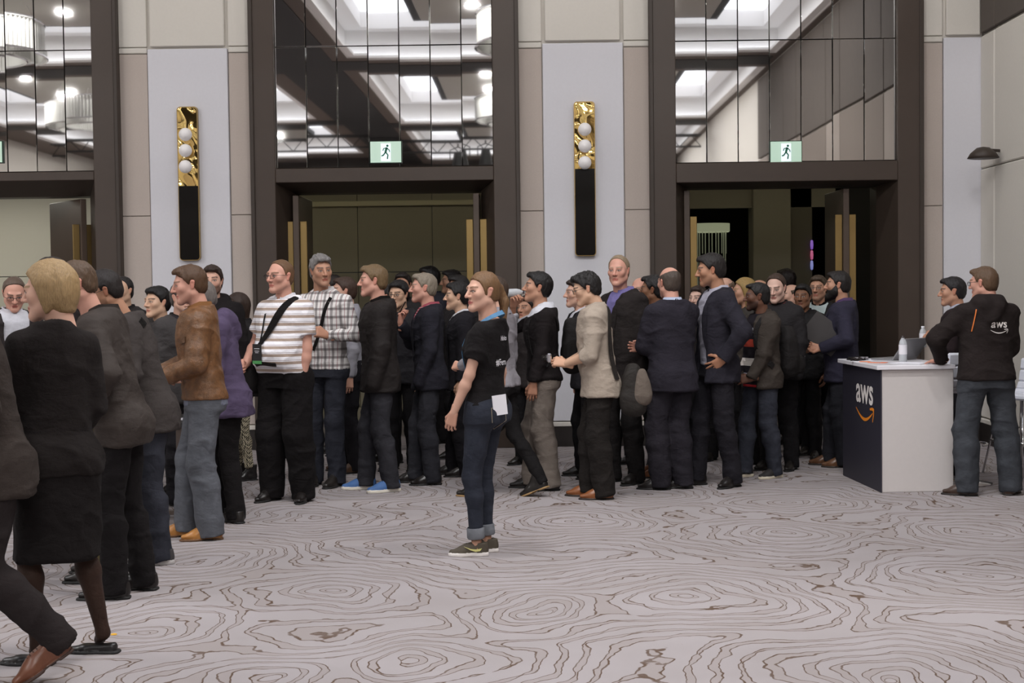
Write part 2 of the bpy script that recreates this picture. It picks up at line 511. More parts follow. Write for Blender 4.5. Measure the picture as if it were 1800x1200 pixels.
# ------------------------------------------------------------------ door portals with mirrors above
M_MIRROR = mat('silver_mirror', (0.80, 0.79, 0.77, 1), 0.02, metal=1.0)
M_LEAF = mat('dark_door_veneer', srgb(80, 66, 56), 0.4, var=0.1, vscale=5)
rng = random.Random(4)
OPEN_Z = wz(680, 332)
def portal(n, p0, p1, j0, j1, cols, label):
    """outer frame pixels p0-p1, mirror pixels j0-j1"""
    r = empty('door_%d' % n, (0, D, 0)); tag(r, label, 'door', kind='structure')
    x0, x1, a, b = wx(p0), wx(p1), wx(j0), wx(j1)
    dep = -0.10
    for u0, u1, e in ((x0, a, 0), (b, x1, 1)):
        if u1 - u0 < 0.01: continue
        box('jamb', (u0, u1, dep, 0.5, 0, ZC), M_PORTAL, r, 0.006)
        o0, o1 = (u0 - 0.012, u0 + 0.03) if e == 0 else (u1 - 0.03, u1 + 0.012)
        box('jamb_edge', (o0, o1, dep - 0.018, 0.5, 0, ZC), M_PORTAL2, r, 0.006)
    zl = wz((j0 + j1) / 2, 320)
    box('lintel', (a, b, dep, 0.10, zl, ZM0 - 0.008), M_PORTAL, r, 0.006)
    # splayed soffit and reveals
    oa, ob = a + 0.14, b - 0.14
    zi = OPEN_Z
    m = MB()
    yb = 0.22
    m.raw([(a, dep + 0.01, zl), (b, dep + 0.01, zl), (ob, yb, zi - 0.02), (oa, yb, zi - 0.02), (ob, 0.5, zi - 0.02), (oa, 0.5, zi - 0.02), (a, 0.5, zl + 0.1), (b, 0.5, zl + 0.1)],
          [(0, 1, 2, 3), (3, 2, 4, 5), (5, 4, 7, 6), (0, 6, 7, 1)])
    m.build('soffit', M_PORTAL2, r)
    for sgn, u, v in ((1, a, oa), (-1, b, ob)):
        m = MB(); m.raw([(u, dep + 0.01, 0), (u, dep + 0.01, zl), (v, yb, zi), (v, yb, 0), (v, 0.5, zi), (v, 0.5, 0)], [(0, 1, 2, 3), (3, 2, 4, 5)] if sgn > 0 else [(3, 2, 1, 0), (5, 4, 2, 3)])
        m.build('reveal', M_PORTAL2, r)
    # mirror tiles
    w = (b - a) / cols
    g = 0.004
    for ci in range(cols):
        for z0, z1 in ((ZM0, ZT), (ZT, ZC - 0.1)):
            cxm, czm = a + w * (ci + 0.5), (z0 + z1) / 2
            m = MB(); m.box(-w / 2 + g, w / 2 - g, 0, 0.012, -(z1 - z0) / 2 + g, (z1 - z0) / 2 - g, bev=0.0025)
            o = m.build('mirror_tile', M_MIRROR, r)
            o.location = (cxm, -0.02, czm)
            o.rotation_euler = (math.radians(rng.uniform(-0.13, 0.13)), 0, math.radians(rng.uniform(-0.22, 0.22)))
    box('mirror_backing', (a, b, 0.02, 0.1, ZM0, ZC), M_TRACK, r)
    return r, oa, ob
portals = [portal(1, -250, 213, -190, 170, 7, 'dark wood portal at the picture edge with mirror tiles above'),
           portal(2, 446, 912, 487, 868, 7, 'dark wood portal between the two wall lamps, mirror tiles above'),
           portal(3, 1143, 1617, 1187, 1574, 7, 'dark wood portal beside the white counter, mirror tiles above')]

def leaf(parent, hx, hy, ang, length=0.92, side=1):
    """open door leaf hinged at (hx, hy); ang = direction it points, degrees"""
    e = empty('door_leaf', (hx, hy, 0), math.radians(ang), parent)
    m = MB(); m.box(0, length, -0.03, 0.03, 0.015, OPEN_Z - 0.05, bev=0.004); m.build('leaf_panel', M_LEAF, e)
    for s_ in (-1, 1):
        m = MB(); m.box(0.035, 0.055, min(s_ * 0.035, s_ * 0.105), max(s_ * 0.035, s_ * 0.105), 0.30, 2.32, bev=0.004)
        m.build('pull_plate', M_BRASS, e)
    return e
r2, oa2, ob2 = portals[1]
xl = wx(520, 480); xr = wx(838, 480)
leaf(r2, xl, 0.06, 90); leaf(r2, xr, 0.06, 90)
r3, oa3, ob3 = portals[2]
leaf(r3, oa3 - 0.015, 0.1, 90); leaf(r3, wx(1492, 480), 0.1, 90)
r1, oa1, ob1 = portals[0]
leaf(r1, ob1 - 0.05, 0.15, 128)

# green exit signs at the foot of the mirrors
M_GREEN = emit('exit_green', srgb(20, 150, 95), 0.85)
M_SIGNW = emit('exit_white', srgb(215, 235, 245), 1.0)
def exit_sign(px, label):
    cx, cz = wx(px, 268), wz(px, 268)
    w, h = 0.155, 0.105
    e = empty('exit_sign', (cx, D - 0.05, cz)); tag(e, label, 'exit sign', 'green running man exit signs')
    box('sign_case', (-w - 0.008, w + 0.008, 0.0, 0.03, -h - 0.008, h + 0.008), mat('sign_case', srgb(40, 60, 50), 0.5), e, 0.004)
    box('sign_face', (-w, w, -0.004, 0.0, -h, h), M_GREEN, e)
    box('door_symbol', (-0.048, 0.05, -0.008, -0.004, -h + 0.012, h - 0.02), M_SIGNW, e)
    m = MB()
    def st(pts, wd):
        m.ribbon([(x, -0.0085, z) for x, z in pts], [(0, -1, 0)] * len(pts), wd, 0.002)
    m.prism([(0.018 + 0.012 * math.cos(t), 0.062 + 0.012 * math.sin(t)) for t in [k * math.pi / 5 for k in range(10)]], lambda u, v, t: (u, t, v), -0.0085, -0.0105)
    st([(0.012, 0.045), (-0.002, 0.0)], 0.022); st([(-0.002, 0.0), (0.022, -0.03), (0.016, -0.07)], 0.013); st([(-0.002, 0.0), (-0.022, -0.03), (-0.042, -0.04)], 0.013)
    st([(0.01, 0.04), (0.034, 0.022), (0.04, 0.0)], 0.009); st([(0.008, 0.04), (-0.02, 0.035), (-0.028, 0.012)], 0.009)
    m.build('running_figure', mat('sign_dark', srgb(25, 110, 80), 0.6), e)
exit_sign(679, 'green exit sign with running figure above the middle door')
exit_sign(1380, 'green exit sign with running figure above the door by the counter')
exit_sign(-20, 'green exit sign cut by the picture edge, above the first door')

# wall lamps: tall rounded plates, gold above with three white globes, black below
M_GLOBE = NT('opal_globe').set(color=srgb(236, 232, 232), rough=0.35, emis=(1, 0.96, 0.92, 1), estr=0.06).m
def sconce(px0, px1, py0, py1, split, globes, label):
    z1, z0 = wz((px0 + px1) / 2, py0), wz((px0 + px1) / 2, py1)
    xa, xb = wx(px0), wx(px1)
    e = empty('wall_lamp', ((xa + xb) / 2, D - 0.03, 0)); tag(e, label, 'wall lamp', 'tall gold and black wall lamps')
    hw = (xb - xa) / 2
    def rr(z0, z1, c0, c1, r):
        p = []
        for (sx, sz, on) in ((1, 0, c0), (1, 1, c1), (-1, 1, c1), (-1, 0, c0)):
            X = sx * hw; Z = z1 if sz else z0
            if not on: p.append((X, Z)); continue
            cx, cz = X - sx * r, Z - (r if sz else -r)
            a0 = {(1, 0): -90, (1, 1): 0, (-1, 1): 90, (-1, 0): 180}[(sx, sz)]
            p += [(cx + r * math.cos(math.radians(a0 + k * 15)), cz + r * math.sin(math.radians(a0 + k * 15))) for k in range(7)]
        return p
    zs = wz(px0, split)
    m = MB(); m.prism(rr(z0, z1, 1, 1, 0.035), lambda u, v, t: (u, t, v), 0.0, -0.05); m.build('plate_edge', M_BRASS, e)
    s2 = 0.93
    poly = [(u * s2, v) for u, v in rr(zs, z1 - 0.008, 0, 1, 0.03)]
    # dished polished gold front
    nx, nz = 14, 48
    vs, fs = [], []
    rg = np.random.RandomState(int(px0))
    for j in range(nz + 1):
        v = j / nz
        z = zs + (z1 - 0.010 - zs) * v
        wlim = hw * s2
        dzt = (z1 - 0.010) - z
        if dzt < 0.03: wlim = hw * s2 - 0.03 + math.sqrt(max(0, 0.03 ** 2 - (0.03 - dzt) ** 2))
        for i in range(nx + 1):
            u = -1 + 2 * i / nx
            y = -0.053 + 0.010 * math.sin(z * 15 + u * 1.1) * math.cos(u * 1.9) + 0.0025 * math.sin(z * 33 + 2 * u)
            vs.append((u * wlim, y - 0.012 * (1 - u * u), z))
    for j in range(nz):
        for i in range(nx):
            a_ = j * (nx + 1) + i
            fs.append((a_, a_ + 1, a_ + nx + 2, a_ + nx + 1))
    mesh_obj('gold_face', vs, fs, M_GOLD, e, smooth=True)
    m = MB(); m.prism([(u * s2, v) for u, v in rr(z0 + 0.008, zs, 1, 0, 0.03)], lambda u, v, t: (u, t, v), -0.045, -0.056); m.build('black_face', M_GLOSSBLACK, e)
    for gx, gy in globes:
        c = on_wall(gx, gy, D)
        m = MB(); m.sphere((c.x - e.location.x, -0.115, c.z), 0.066, 18, 12); m.build('globe', M_GLOBE, e, smooth=True)
sconce(316, 352, 189, 458, 328, [(332, 239), (332, 267), (332, 295)], 'gold and black wall lamp with three globes above the brown leather jacket')
sconce(1009, 1046, 180, 450, 298, [(1027, 230), (1027, 259), (1027, 288)], 'gold and black wall lamp with three globes above the beige shirt and violet shirt')
# small dark bracket lamp on the side wall at the picture edge
dl = empty('bracket_lamp', (XR - 0.03, on_wall(1790, 283, D).y - 0.62, wz(1790, 283))); tag(dl, 'small dark metal dome lamp on the side wall at picture edge', 'wall lamp')
m = MB(); m.lathe([(0.001, 0.09), (0.06, 0.08), (0.12, 0.03), (0.15, -0.02), (0.13, -0.025), (0.001, -0.02)], 16, (-0.16, 0, 0)); m.build('dome', M_PORTAL2, dl, True)
m = MB(); m.tube([(0.0, 0, 0.05), (-0.14, 0, 0.06)], 0.015, 8); m.build('bracket', M_PORTAL2, dl)

# ------------------------------------------------------------------ corridor beyond the doors
YC = D + 3.2
M_CORR = mat('corridor_panel', srgb(150, 143, 122), 0.75, var=0.04, vscale=30)
M_CORRW = mat('corridor_white', srgb(205, 202, 190), 0.75)
wc = empty('wall_corridor', (0, YC, 0)); tag(wc, 'olive grey panelled corridor wall seen through the middle door', 'wall', kind='structure')
def cx_(px, py=420): return on_wall(px, py, YC).x
ZCC = 2.95
edges = [-9.0, cx_(-60), cx_(200), cx_(330), cx_(430), cx_(520), cx_(629), cx_(760), cx_(890), cx_(1000), cx_(1150), cx_(1205)]
zr = on_wall(700, 478, YC).z
for a_, b_ in zip(edges[:-1], edges[1:]):
    box('corridor_board', (a_ + 0.003, b_ - 0.003, 0, 0.05, zr + 0.004, ZCC), M_CORR if a_ > cx_(300) else M_CORRW, wc, 0.004)
    box('corridor_board', (a_ + 0.003, b_ - 0.003, 0, 0.05, 0.16, zr - 0.004), M_CORR if a_ > cx_(300) else M_CORRW, wc, 0.004)
box('lit_strip', (cx_(500), cx_(1205), -0.06, 0.0, on_wall(680, 362, YC).z, on_wall(680, 353, YC).z), mat('lit_strip_paint', srgb(190, 182, 150), 0.7), wc, 0.006)  # pale paint stands in for the lit strip under the corridor ceiling
box('baseboard', (-9, cx_(1205), -0.02, 0.05, 0, 0.155), M_CORR, wc)
# right part: dark lounge opening, pale column, dark recess
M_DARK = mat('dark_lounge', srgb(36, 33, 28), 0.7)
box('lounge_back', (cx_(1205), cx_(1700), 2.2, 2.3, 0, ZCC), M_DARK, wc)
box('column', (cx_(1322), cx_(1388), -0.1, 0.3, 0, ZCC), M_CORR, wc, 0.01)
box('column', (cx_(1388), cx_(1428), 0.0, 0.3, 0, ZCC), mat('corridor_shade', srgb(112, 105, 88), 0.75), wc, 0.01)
box('recess_edge', (cx_(1468), cx_(1480), 0.0, 0.3, 0, ZCC), M_CORR, wc, 0.005)
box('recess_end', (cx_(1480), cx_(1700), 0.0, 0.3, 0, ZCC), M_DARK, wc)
box('header', (cx_(1205), cx_(1480), 0.0, 0.1, on_wall(1250, 366, YC).z, ZCC), M_CORR, wc)
cc = box('ceiling_corridor', (-9, XR + 3, D + 0.55, YC + 2.4, ZCC, ZCC + 0.1), mat('corridor_ceiling', srgb(120, 113, 98), 0.8)); tag(cc, 'dim ceiling of the corridor behind the doors', 'ceiling', kind='structure')
# cove lamp along the corridor ceiling
M_CL = emit('corridor_lamp', (1.0, 0.93, 0.72, 1), 3.4)
for x0, x1 in ((cx_(300), cx_(1000)), (cx_(1150), cx_(1700))):
    o = box('corridor_lamp', (x0, x1, D + 2.2, D + 2.32, ZCC - 0.035, ZCC - 0.001), M_CL); tag(o, 'long ceiling lamp in the corridor behind the %s' % ('middle door' if x0 < 0 else 'door by the counter'), 'ceiling lamp')
o = box('corridor_lamp', (cx_(-120), cx_(150), D + 1.2, D + 2.2, ZCC - 0.035, ZCC - 0.001), emit('corridor_lamp_bright', (1.0, 0.97, 0.86, 1), 7.0)); tag(o, 'bright ceiling lamp in the white corridor behind the first door', 'ceiling lamp')
# hanging strand lamp in the lounge
hl = empty('strand_lamp', (cx_(1249) * (D + 4.2) / YC, D + 4.2, 0)); tag(hl, 'pale green drum lamp with hanging strands in the dark lounge', 'pendant lamp')
sc_ = (D + 4.2)
zt, zb2 = on_wall(1249, 393, sc_).z, on_wall(1249, 408, sc_).z
m = MB(); m.lathe([(0.24, zb2), (0.25, zb2 + 0.01), (0.25, zt), (0.22, zt), (0.22, zb2)], 28); m.build('drum', emit('drum_glow', (0.75, 0.8, 0.5, 1), 0.35), hl, True)
for k in range(14):
    a = 2 * math.pi * k / 14
    m = MB(); m.tube([(0.2 * math.cos(a), 0.2 * math.sin(a), zb2), (0.2 * math.cos(a), 0.2 * math.sin(a), zb2 - 0.28 - 0.25 * (k % 3))], 0.008, 5); m.build('strand', emit('strand_glow', (0.7, 0.75, 0.45, 1), 0.10), hl)
# coloured stage lights glimpsed in the recess
for px, py, c in ((1427, 430, (0.35, 0.1, 0.9)), (1427, 448, (0.9, 0.1, 0.35)), (1427, 466, (0.3, 0.35, 1.0)), (1467, 451, (0.1, 0.7, 0.35)), (1467, 468, (0.4, 0.45, 1.0))):
    p = on_wall(px, py, YC - 0.02)
    m = MB(); m.lathe([(0.001, -0.06), (0.016, -0.05), (0.020, 0.0), (0.016, 0.05), (0.001, 0.06)], 10)
    o = m.build('colour_spot', emit('spot_%d_%d' % (px, py), (*c, 1), 0.5), None, True, loc=p)
    tag(o, '%s glowing stage light deep in the doorway by the counter' % {430: 'violet upper', 448: 'crimson', 466: 'blue near column', 451: 'green', 468: 'blue low'}[py], 'stage light')
# ------------------------------------------------------------------ sculpting: signed distance fields turned into meshes
BIG = 0.5
class Grid:
    def __init__(s, lo, hi, h):
        s.h = h
        s.lo = np.array(lo, float) - 2 * h
        s.n = (np.ceil((np.array(hi, float) + 2 * h - s.lo) / h).astype(int) + 1)
        s.ax = [(s.lo[i] + h * np.arange(s.n[i])).astype(np.float32) for i in range(3)]
        s.g = np.full(tuple(s.n), BIG, np.float32)
    def sub(s, lo, hi):
        i0 = np.clip(np.floor((np.array(lo) - s.lo) / s.h).astype(int), 0, s.n - 1)
        i1 = np.clip(np.ceil((np.array(hi) - s.lo) / s.h).astype(int) + 1, 1, s.n)
        if (i1 <= i0).any(): return None
        sl = tuple(slice(a, b) for a, b in zip(i0, i1))
        X = s.ax[0][sl[0]][:, None, None]; Y = s.ax[1][sl[1]][None, :, None]; Z = s.ax[2][sl[2]][None, None, :]
        return sl, X, Y, Z
    def _blend(s, sl, d, k, op):
        g = s.g[sl]
        if op == 'add':
            if k <= 0: s.g[sl] = np.minimum(g, d)
            else:
                h = np.clip(0.5 + 0.5 * (g - d) / k, 0, 1)
                s.g[sl] = g * (1 - h) + d * h - k * h * (1 - h)
        else:   # carve away
            d = -d
            if k <= 0: s.g[sl] = np.maximum(g, d)
            else:
                h = np.clip(0.5 - 0.5 * (g - d) / k, 0, 1)
                s.g[sl] = g * (1 - h) + d * h + k * h * (1 - h)
    def cone(s, a, b, r1, r2, k=0.02, op='add', flat=None):
        """rounded cone a-b; flat=(axis, f): squeezed by f along the axis"""
        a = np.array(a, float); b = np.array(b, float)
        pad = max(r1, r2) + k + 2 * s.h
        if flat is not None: pad *= max(1.0, flat[1])
        q = s.sub(np.minimum(a, b) - pad, np.maximum(a, b) + pad)
        if q is None: return
        sl, X, Y, Z = q
        px, py, pz = X - a[0], Y - a[1], Z - a[2]
        ba = b - a
        L = max(1e-9, float(ba @ ba))
        t = np.clip((px * ba[0] + py * ba[1] + pz * ba[2]) / L, 0, 1)
        dx, dy, dz = px - t * ba[0], py - t * ba[1], pz - t * ba[2]
        if flat is not None:
            n = np.array(flat[0], float); n /= np.linalg.norm(n)
            w = (dx * n[0] + dy * n[1] + dz * n[2]) * (1 / flat[1] - 1)
            dx, dy, dz = dx + n[0] * w, dy + n[1] * w, dz + n[2] * w
        d = np.sqrt(dx * dx + dy * dy + dz * dz) - (r1 + (r2 - r1) * t)
        s._blend(sl, d.astype(np.float32), k, op)
    def ball(s, c, r, k=0.01, op='add'):
        c = np.array(c, float); r = np.array(r if hasattr(r, '__len__') else (r, r, r), float)
        q = s.sub(c - r - k - 2 * s.h, c + r + k + 2 * s.h)
        if q is None: return
        sl, X, Y, Z = q
        x, y, z = X - c[0], Y - c[1], Z - c[2]
        k0 = np.sqrt((x / r[0]) ** 2 + (y / r[1]) ** 2 + (z / r[2]) ** 2)
        k1 = np.sqrt((x / r[0] ** 2) ** 2 + (y / r[1] ** 2) ** 2 + (z / r[2] ** 2) ** 2) + 1e-9
        s._blend(sl, (k0 * (k0 - 1) / k1).astype(np.float32), k, op)
    def loft(s, keys, k=0.0, n=2.4, op='add'):
        """keys: (z, halfwidth, halfdepth, xoff, yoff), upright stack of rounded sections"""
        ks = np.array(sorted(keys), float)
        a_ = ks[:, 1].max() + abs(ks[:, 3]).max(); b_ = ks[:, 2].max() + abs(ks[:, 4]).max()
        pad = k + 3 * s.h
        q = s.sub((-a_ - pad, -b_ - pad, ks[0, 0] - pad), (a_ + pad, b_ + pad, ks[-1, 0] + pad))
        if q is None: return
        sl, X, Y, Z = q
        z = Z[0, 0]
        A, B, XO, YO = (np.interp(z, ks[:, 0], ks[:, i])[None, None, :] for i in (1, 2, 3, 4))
        u = np.abs((X - XO) / A); v = np.abs((Y - YO) / B)
        rr = (u ** n + v ** n) ** (1 / n)
        d = (rr - 1) * np.minimum(A, B)
        zz = np.maximum(ks[0, 0] - z, z - ks[-1, 0])[None, None, :]
        d = np.where(zz > 0, np.sqrt(np.maximum(d, 0) ** 2 + np.maximum(zz, 0) ** 2) + np.minimum(d, 0) * 0 + np.where(d < 0, zz * 0, 0), np.maximum(d, zz))
        s._blend(sl, d.astype(np.float32), k, op)
    def cut(s, fn, k=0.0):
        """keep only where fn(x,y,z) <= 0"""
        d = fn(s.ax[0][:, None, None], s.ax[1][None, :, None], s.ax[2][None, None, :])
        d = np.broadcast_to(d, s.g.shape).astype(np.float32)
        s._blend(tuple([slice(None)] * 3), -d, k, 'carve')
    def mesh(s):
        g = s.g
        neg = g < 0
        c = neg[:-1, :-1, :-1].astype(np.int8)
        tot = np.zeros_like(c)
        for i in (0, 1):
            for j in (0, 1):
                for l in (0, 1):
                    tot += neg[i:g.shape[0] - 1 + i, j:g.shape[1] - 1 + j, l:g.shape[2] - 1 + l]
        act = (tot > 0) & (tot < 8)
        I = np.argwhere(act)
        if len(I) == 0: return np.zeros((0, 3)), np.zeros((0, 4), int)
        idx = -np.ones(act.shape, np.int32)
        idx[act] = np.arange(len(I))
        co = np.array([(i, j, l) for i in (0, 1) for j in (0, 1) for l in (0, 1)])
        val = np.stack([g[I[:, 0] + o[0], I[:, 1] + o[1], I[:, 2] + o[2]] for o in co], 1)
        P = np.zeros((len(I), 3)); cnt = np.zeros(len(I))
        for a in range(8):
            for b in range(a + 1, 8):
                df = co[b] - co[a]
                if np.abs(df).sum() != 1: continue
                va, vb = val[:, a], val[:, b]
                x = (va < 0) != (vb < 0)
                t = np.where(x, va / np.where(x, va - vb, 1), 0)
                P += np.where(x[:, None], co[a] + t[:, None] * df, 0); cnt += x
        V = (I + P / cnt[:, None]) * s.h + s.lo
        Q = []
        for axn in range(3):
            o1, o2 = (axn + 1) % 3, (axn + 2) % 3
            sa = [slice(None)] * 3; sb = [slice(None)] * 3
            sa[axn] = slice(0, -1); sb[axn] = slice(1, None)
            ch = neg[tuple(sa)] != neg[tuple(sb)]
            E = np.argwhere(ch)
            E = E[(E[:, o1] > 0) & (E[:, o2] > 0) & (E[:, o1] < g.shape[o1] - 1) & (E[:, o2] < g.shape[o2] - 1)]
            e1 = np.zeros(3, int); e1[o1] = 1; e2 = np.zeros(3, int); e2[o2] = 1
            q = np.stack([idx[tuple((E - e1 - e2).T)], idx[tuple((E - e2).T)], idx[tuple(E.T)], idx[tuple((E - e1).T)]], 1)
            fl = neg[tuple(E.T)]
            q[~fl] = q[~fl][:, ::-1]
            Q.append(q)
        return V, np.concatenate(Q)

def vnoise(P, scale, seed=0):
    """smooth value noise in -1..1"""
    p = P * np.array(scale) + seed * 17.31
    i = np.floor(p).astype(np.int64); f = p - i
    f = f * f * (3 - 2 * f)
    def hsh(a, b, c):
        n = (a * 374761393 + b * 668265263 + c * 2147483647 + seed * 69069) & 0xffffffff
        n = ((n ^ (n >> 13)) * 1274126177) & 0xffffffff
        return ((n ^ (n >> 16)) & 0xffff) / 32767.5 - 1
    r = 0
    for a in (0, 1):
        for b in (0, 1):
            for c in (0, 1):
                w = (f[:, 0] if a else 1 - f[:, 0]) * (f[:, 1] if b else 1 - f[:, 1]) * (f[:, 2] if c else 1 - f[:, 2])
                r = r + w * hsh(i[:, 0] + a, i[:, 1] + b, i[:, 2] + c)
    return r
def vnormals(V, Q):
    n = np.cross(V[Q[:, 2]] - V[Q[:, 0]], V[Q[:, 3]] - V[Q[:, 1]])
    N = np.zeros_like(V)
    for k in range(4): np.add.at(N, Q[:, k], n)
    return N / (np.linalg.norm(N, axis=1, keepdims=True) + 1e-12)
def np_mesh(name, V, Q, mats, color=None, mi=None):
    me = bpy.data.meshes.new(name)
    nv, nf = len(V), len(Q)
    me.vertices.add(nv); me.vertices.foreach_set('co', np.ascontiguousarray(V, np.float32).ravel())
    me.loops.add(nf * 4); me.loops.foreach_set('vertex_index', np.ascontiguousarray(Q, np.int32).ravel())
    me.polygons.add(nf)
    me.polygons.foreach_set('loop_start', np.arange(0, nf * 4, 4, dtype=np.int32))
    me.polygons.foreach_set('loop_total', np.full(nf, 4, np.int32))
    me.polygons.foreach_set('use_smooth', np.ones(nf, bool))
    if mi is not None: me.polygons.foreach_set('material_index', np.ascontiguousarray(mi, np.int32))
    for m_ in mats: me.materials.append(m_)
    if color is not None:
        at = me.color_attributes.new('Col', 'FLOAT_COLOR', 'POINT')
        at.data.foreach_set('color', np.ascontiguousarray(color, np.float32).ravel())
    me.update(calc_edges=True)
    return me
def np_obj(name, V, Q, mats, parent, color=None, mi=None):
    o = bpy.data.objects.new(name, np_mesh(name, V, Q, mats, color, mi))
    return link(o, parent)

# ------------------------------------------------------------------ people's materials
def skin_mat():
    q = NT('skin')
    at = q.n('ShaderNodeAttribute'); at.attribute_name = 'Col'
    co = q.coord()
    c = q.mix(q.math('MULTIPLY', q.noise(co, 60, 3), 0.12), at.outputs[0], (0.35, 0.14, 0.09, 1))
    q.set(color=c, rough=0.5, spec=0.35)
    q.bump(q.noise(co, 400, 2), 0.08, 0.002)
    return q.m
M_SKIN = skin_mat()
def hair_mat(rgb):
    key = 'hair_%d_%d_%d' % rgb
    if key in _MATS: return _MATS[key]
    q = NT(key)
    co = q.coord('Object', (1, 1, 0.22))
    f = q.noise(co, 150, 3, 0.7)
    c = srgb(*rgb)
    q.set(color=q.mix(f, tuple(v * 0.32 for v in c[:3]) + (1,), tuple(min(1, v * 1.1) for v in c[:3]) + (1,)), rough=0.5, spec=0.35)
    q.bump(f, 0.7, 0.006)
    _MATS[key] = q.m
    return q.m
def cloth(rgb, kind='plain', rough=0.92, **kw):
    key = 'cloth_%s_%d_%d_%d' % ((kind,) + tuple(rgb))
    if key in _MATS: return _MATS[key]
    q = NT(key)
    co = q.coord()
    if kind == 'denim': g_ = sum(rgb) / 3; rgb = tuple(g_ + (v - g_) * 0.75 for v in rgb)
    c = srgb(*[v * (0.86 if max(rgb) < 80 else 0.92) for v in rgb])
    dk = tuple(v * 0.72 for v in c[:3]) + (1,); lt = tuple(min(1, v * 1.3) for v in c[:3]) + (1,)
    sep = q.n('ShaderNodeSeparateXYZ'); q.put(sep.inputs[0], co)
    x, y, z = sep.outputs
    weave = q.noise(co, 420, 2, 0.6)
    soft = q.noise(co, 9, 4, 0.6)
    spec = 0.16
    hgt = q.math('ADD', q.math('MULTIPLY', weave, 0.25), q.math('ADD', q.noise(q.coord('Object', (1, 1, 1.5)), 22, 3, 0.55), q.math('MULTIPLY', q.math('ABSOLUTE', q.math('SUBTRACT', q.noise(q.coord('Object', (1, 1, 1.3), (0.4, 0.3, 0.2)), 6.5, 2, 0.45, 0.9), 0.5)), 2.6)))
    bs = 0.5
    col = q.mix(soft, dk, lt)
    if kind == 'denim':
        col = q.mix(q.math('MULTIPLY', q.math('POWER', soft, 2.0), 0.9), dk, tuple(min(1, v * 2.0 + 0.01) for v in c[:3]) + (1,))
        col = q.mix(q.math('MULTIPLY', weave, 0.35), col, lt)
        bs = 0.45
    elif kind == 'leather':
        n2 = q.noise(co, 26, 5, 0.65)
        col = q.mix(q.math('POWER', n2, 1.6), tuple(v * 0.35 for v in c[:3]) + (1,), tuple(min(1, v * 1.9) for v in c[:3]) + (1,))
        rough, spec, bs = 0.42, 0.5, 0.7
        hgt = q.math('ADD', n2, q.math('MULTIPLY', q.noise(co, 240, 2), 0.2))
    elif kind == 'tweed':
        col = q.mix(q.noise(co, 300, 3, 0.8), tuple(v * 0.5 for v in c[:3]) + (1,), tuple(min(1, v * 1.7) for v in c[:3]) + (1,))
    elif kind == 'shell':
        rough, spec, bs = 0.72, 0.2, 0.5
    elif kind == 'polo':      # white with broad taupe bands and hairlines
        w = q.math('FRACT', q.math('MULTIPLY', z, 1 / 0.058))
        b1 = q.math('MULTIPLY', q.math('GREATER_THAN', w, 0.30), q.math('LESS_THAN', w, 0.68))
        b2 = q.math('MULTIPLY', q.math('GREATER_THAN', w, 0.80), q.math('LESS_THAN', w, 0.86))
        col = q.mix(b1, q.mix(soft, srgb(226, 224, 230), srgb(244, 242, 246)), srgb(166, 148, 136))
        col = q.mix(b2, col, srgb(150, 134, 128))
    elif kind == 'plaid':
        fx = q.math('FRACT', q.math('MULTIPLY', x, 1 / 0.062)); fz = q.math('FRACT', q.math('MULTIPLY', z, 1 / 0.066))
        fy = q.math('FRACT', q.math('MULTIPLY', y, 1 / 0.062))
        gx = q.math('LESS_THAN', fx, 0.30); gz = q.math('LESS_THAN', fz, 0.30); gy = q.math('LESS_THAN', fy, 0.22)
        col = q.mix(q.math('MULTIPLY', gx, 0.62), srgb(222, 218, 216), srgb(62, 52, 56))
        col = q.mix(q.math('MULTIPLY', gz, 0.62), col, srgb(70, 60, 62))
        hx = q.math('MULTIPLY', q.math('GREATER_THAN', fx, 0.58), q.math('LESS_THAN', fx, 0.66))
        col = q.mix(q.math('MULTIPLY', hx, 0.7), col, srgb(130, 60, 66))
    elif kind == 'redcheck':
        gx = q.math('LESS_THAN', q.math('FRACT', q.math('MULTIPLY', x, 1 / 0.02)), 0.45); gz = q.math('LESS_THAN', q.math('FRACT', q.math('MULTIPLY', z, 1 / 0.02)), 0.45)
        col = q.mix(q.math('MULTIPLY', gx, 0.7), srgb(170, 60, 70), srgb(60, 40, 70)); col = q.mix(q.math('MULTIPLY', gz, 0.6), col, srgb(190, 160, 160))
    elif kind == 'banded':    # black sweater with red, white and grey-blue chest bands
        def band(lo, hi): return q.math('MULTIPLY', q.math('GREATER_THAN', z, lo), q.math('LESS_THAN', z, hi))
        col = srgb(34, 30, 36)
        col = q.mix(band(1.10, 1.165), col, srgb(190, 74, 58)); col = q.mix(band(0.94, 1.005), col, srgb(206, 198, 192))
        col = q.mix(band(0.82, 0.88), col, srgb(176, 176, 192)); col = q.mix(band(0.765, 0.785), col, srgb(190, 50, 56)); col = q.mix(band(1.215, 1.26), col, srgb(186, 186, 198))
    elif kind == 'houndstooth':
        ch = q.n('ShaderNodeTexChecker'); q.put(ch.inputs['Vector'], q.coord('Object', None, (0.5, 0.5, 0.4))); ch.inputs['Scale'].default_value = 90
        ch.inputs['Color1'].default_value = srgb(40, 36, 32); ch.inputs['Color2'].default_value = srgb(206, 196, 170)
        col = ch.outputs[0]
    elif kind == 'sheer':
        rough = 0.55
    q.set(color=col, rough=rough, spec=spec, sheen=0.0)
    q.bump(hgt, bs, 0.012)
    _MATS[key] = q.m
    return q.m
M_LENS = NT('spectacle_lens').set(color=(0.8, 0.8, 0.8, 1), rough=0.05, trans=1.0, ior=1.02, alpha=0.25).m
M_FRAME = mat('spectacle_frame', srgb(34, 28, 26), 0.35)
M_STRAP = cloth((26, 23, 22), 'plain')
M_PAPER = mat('white_paper', srgb(222, 220, 226), 0.8)

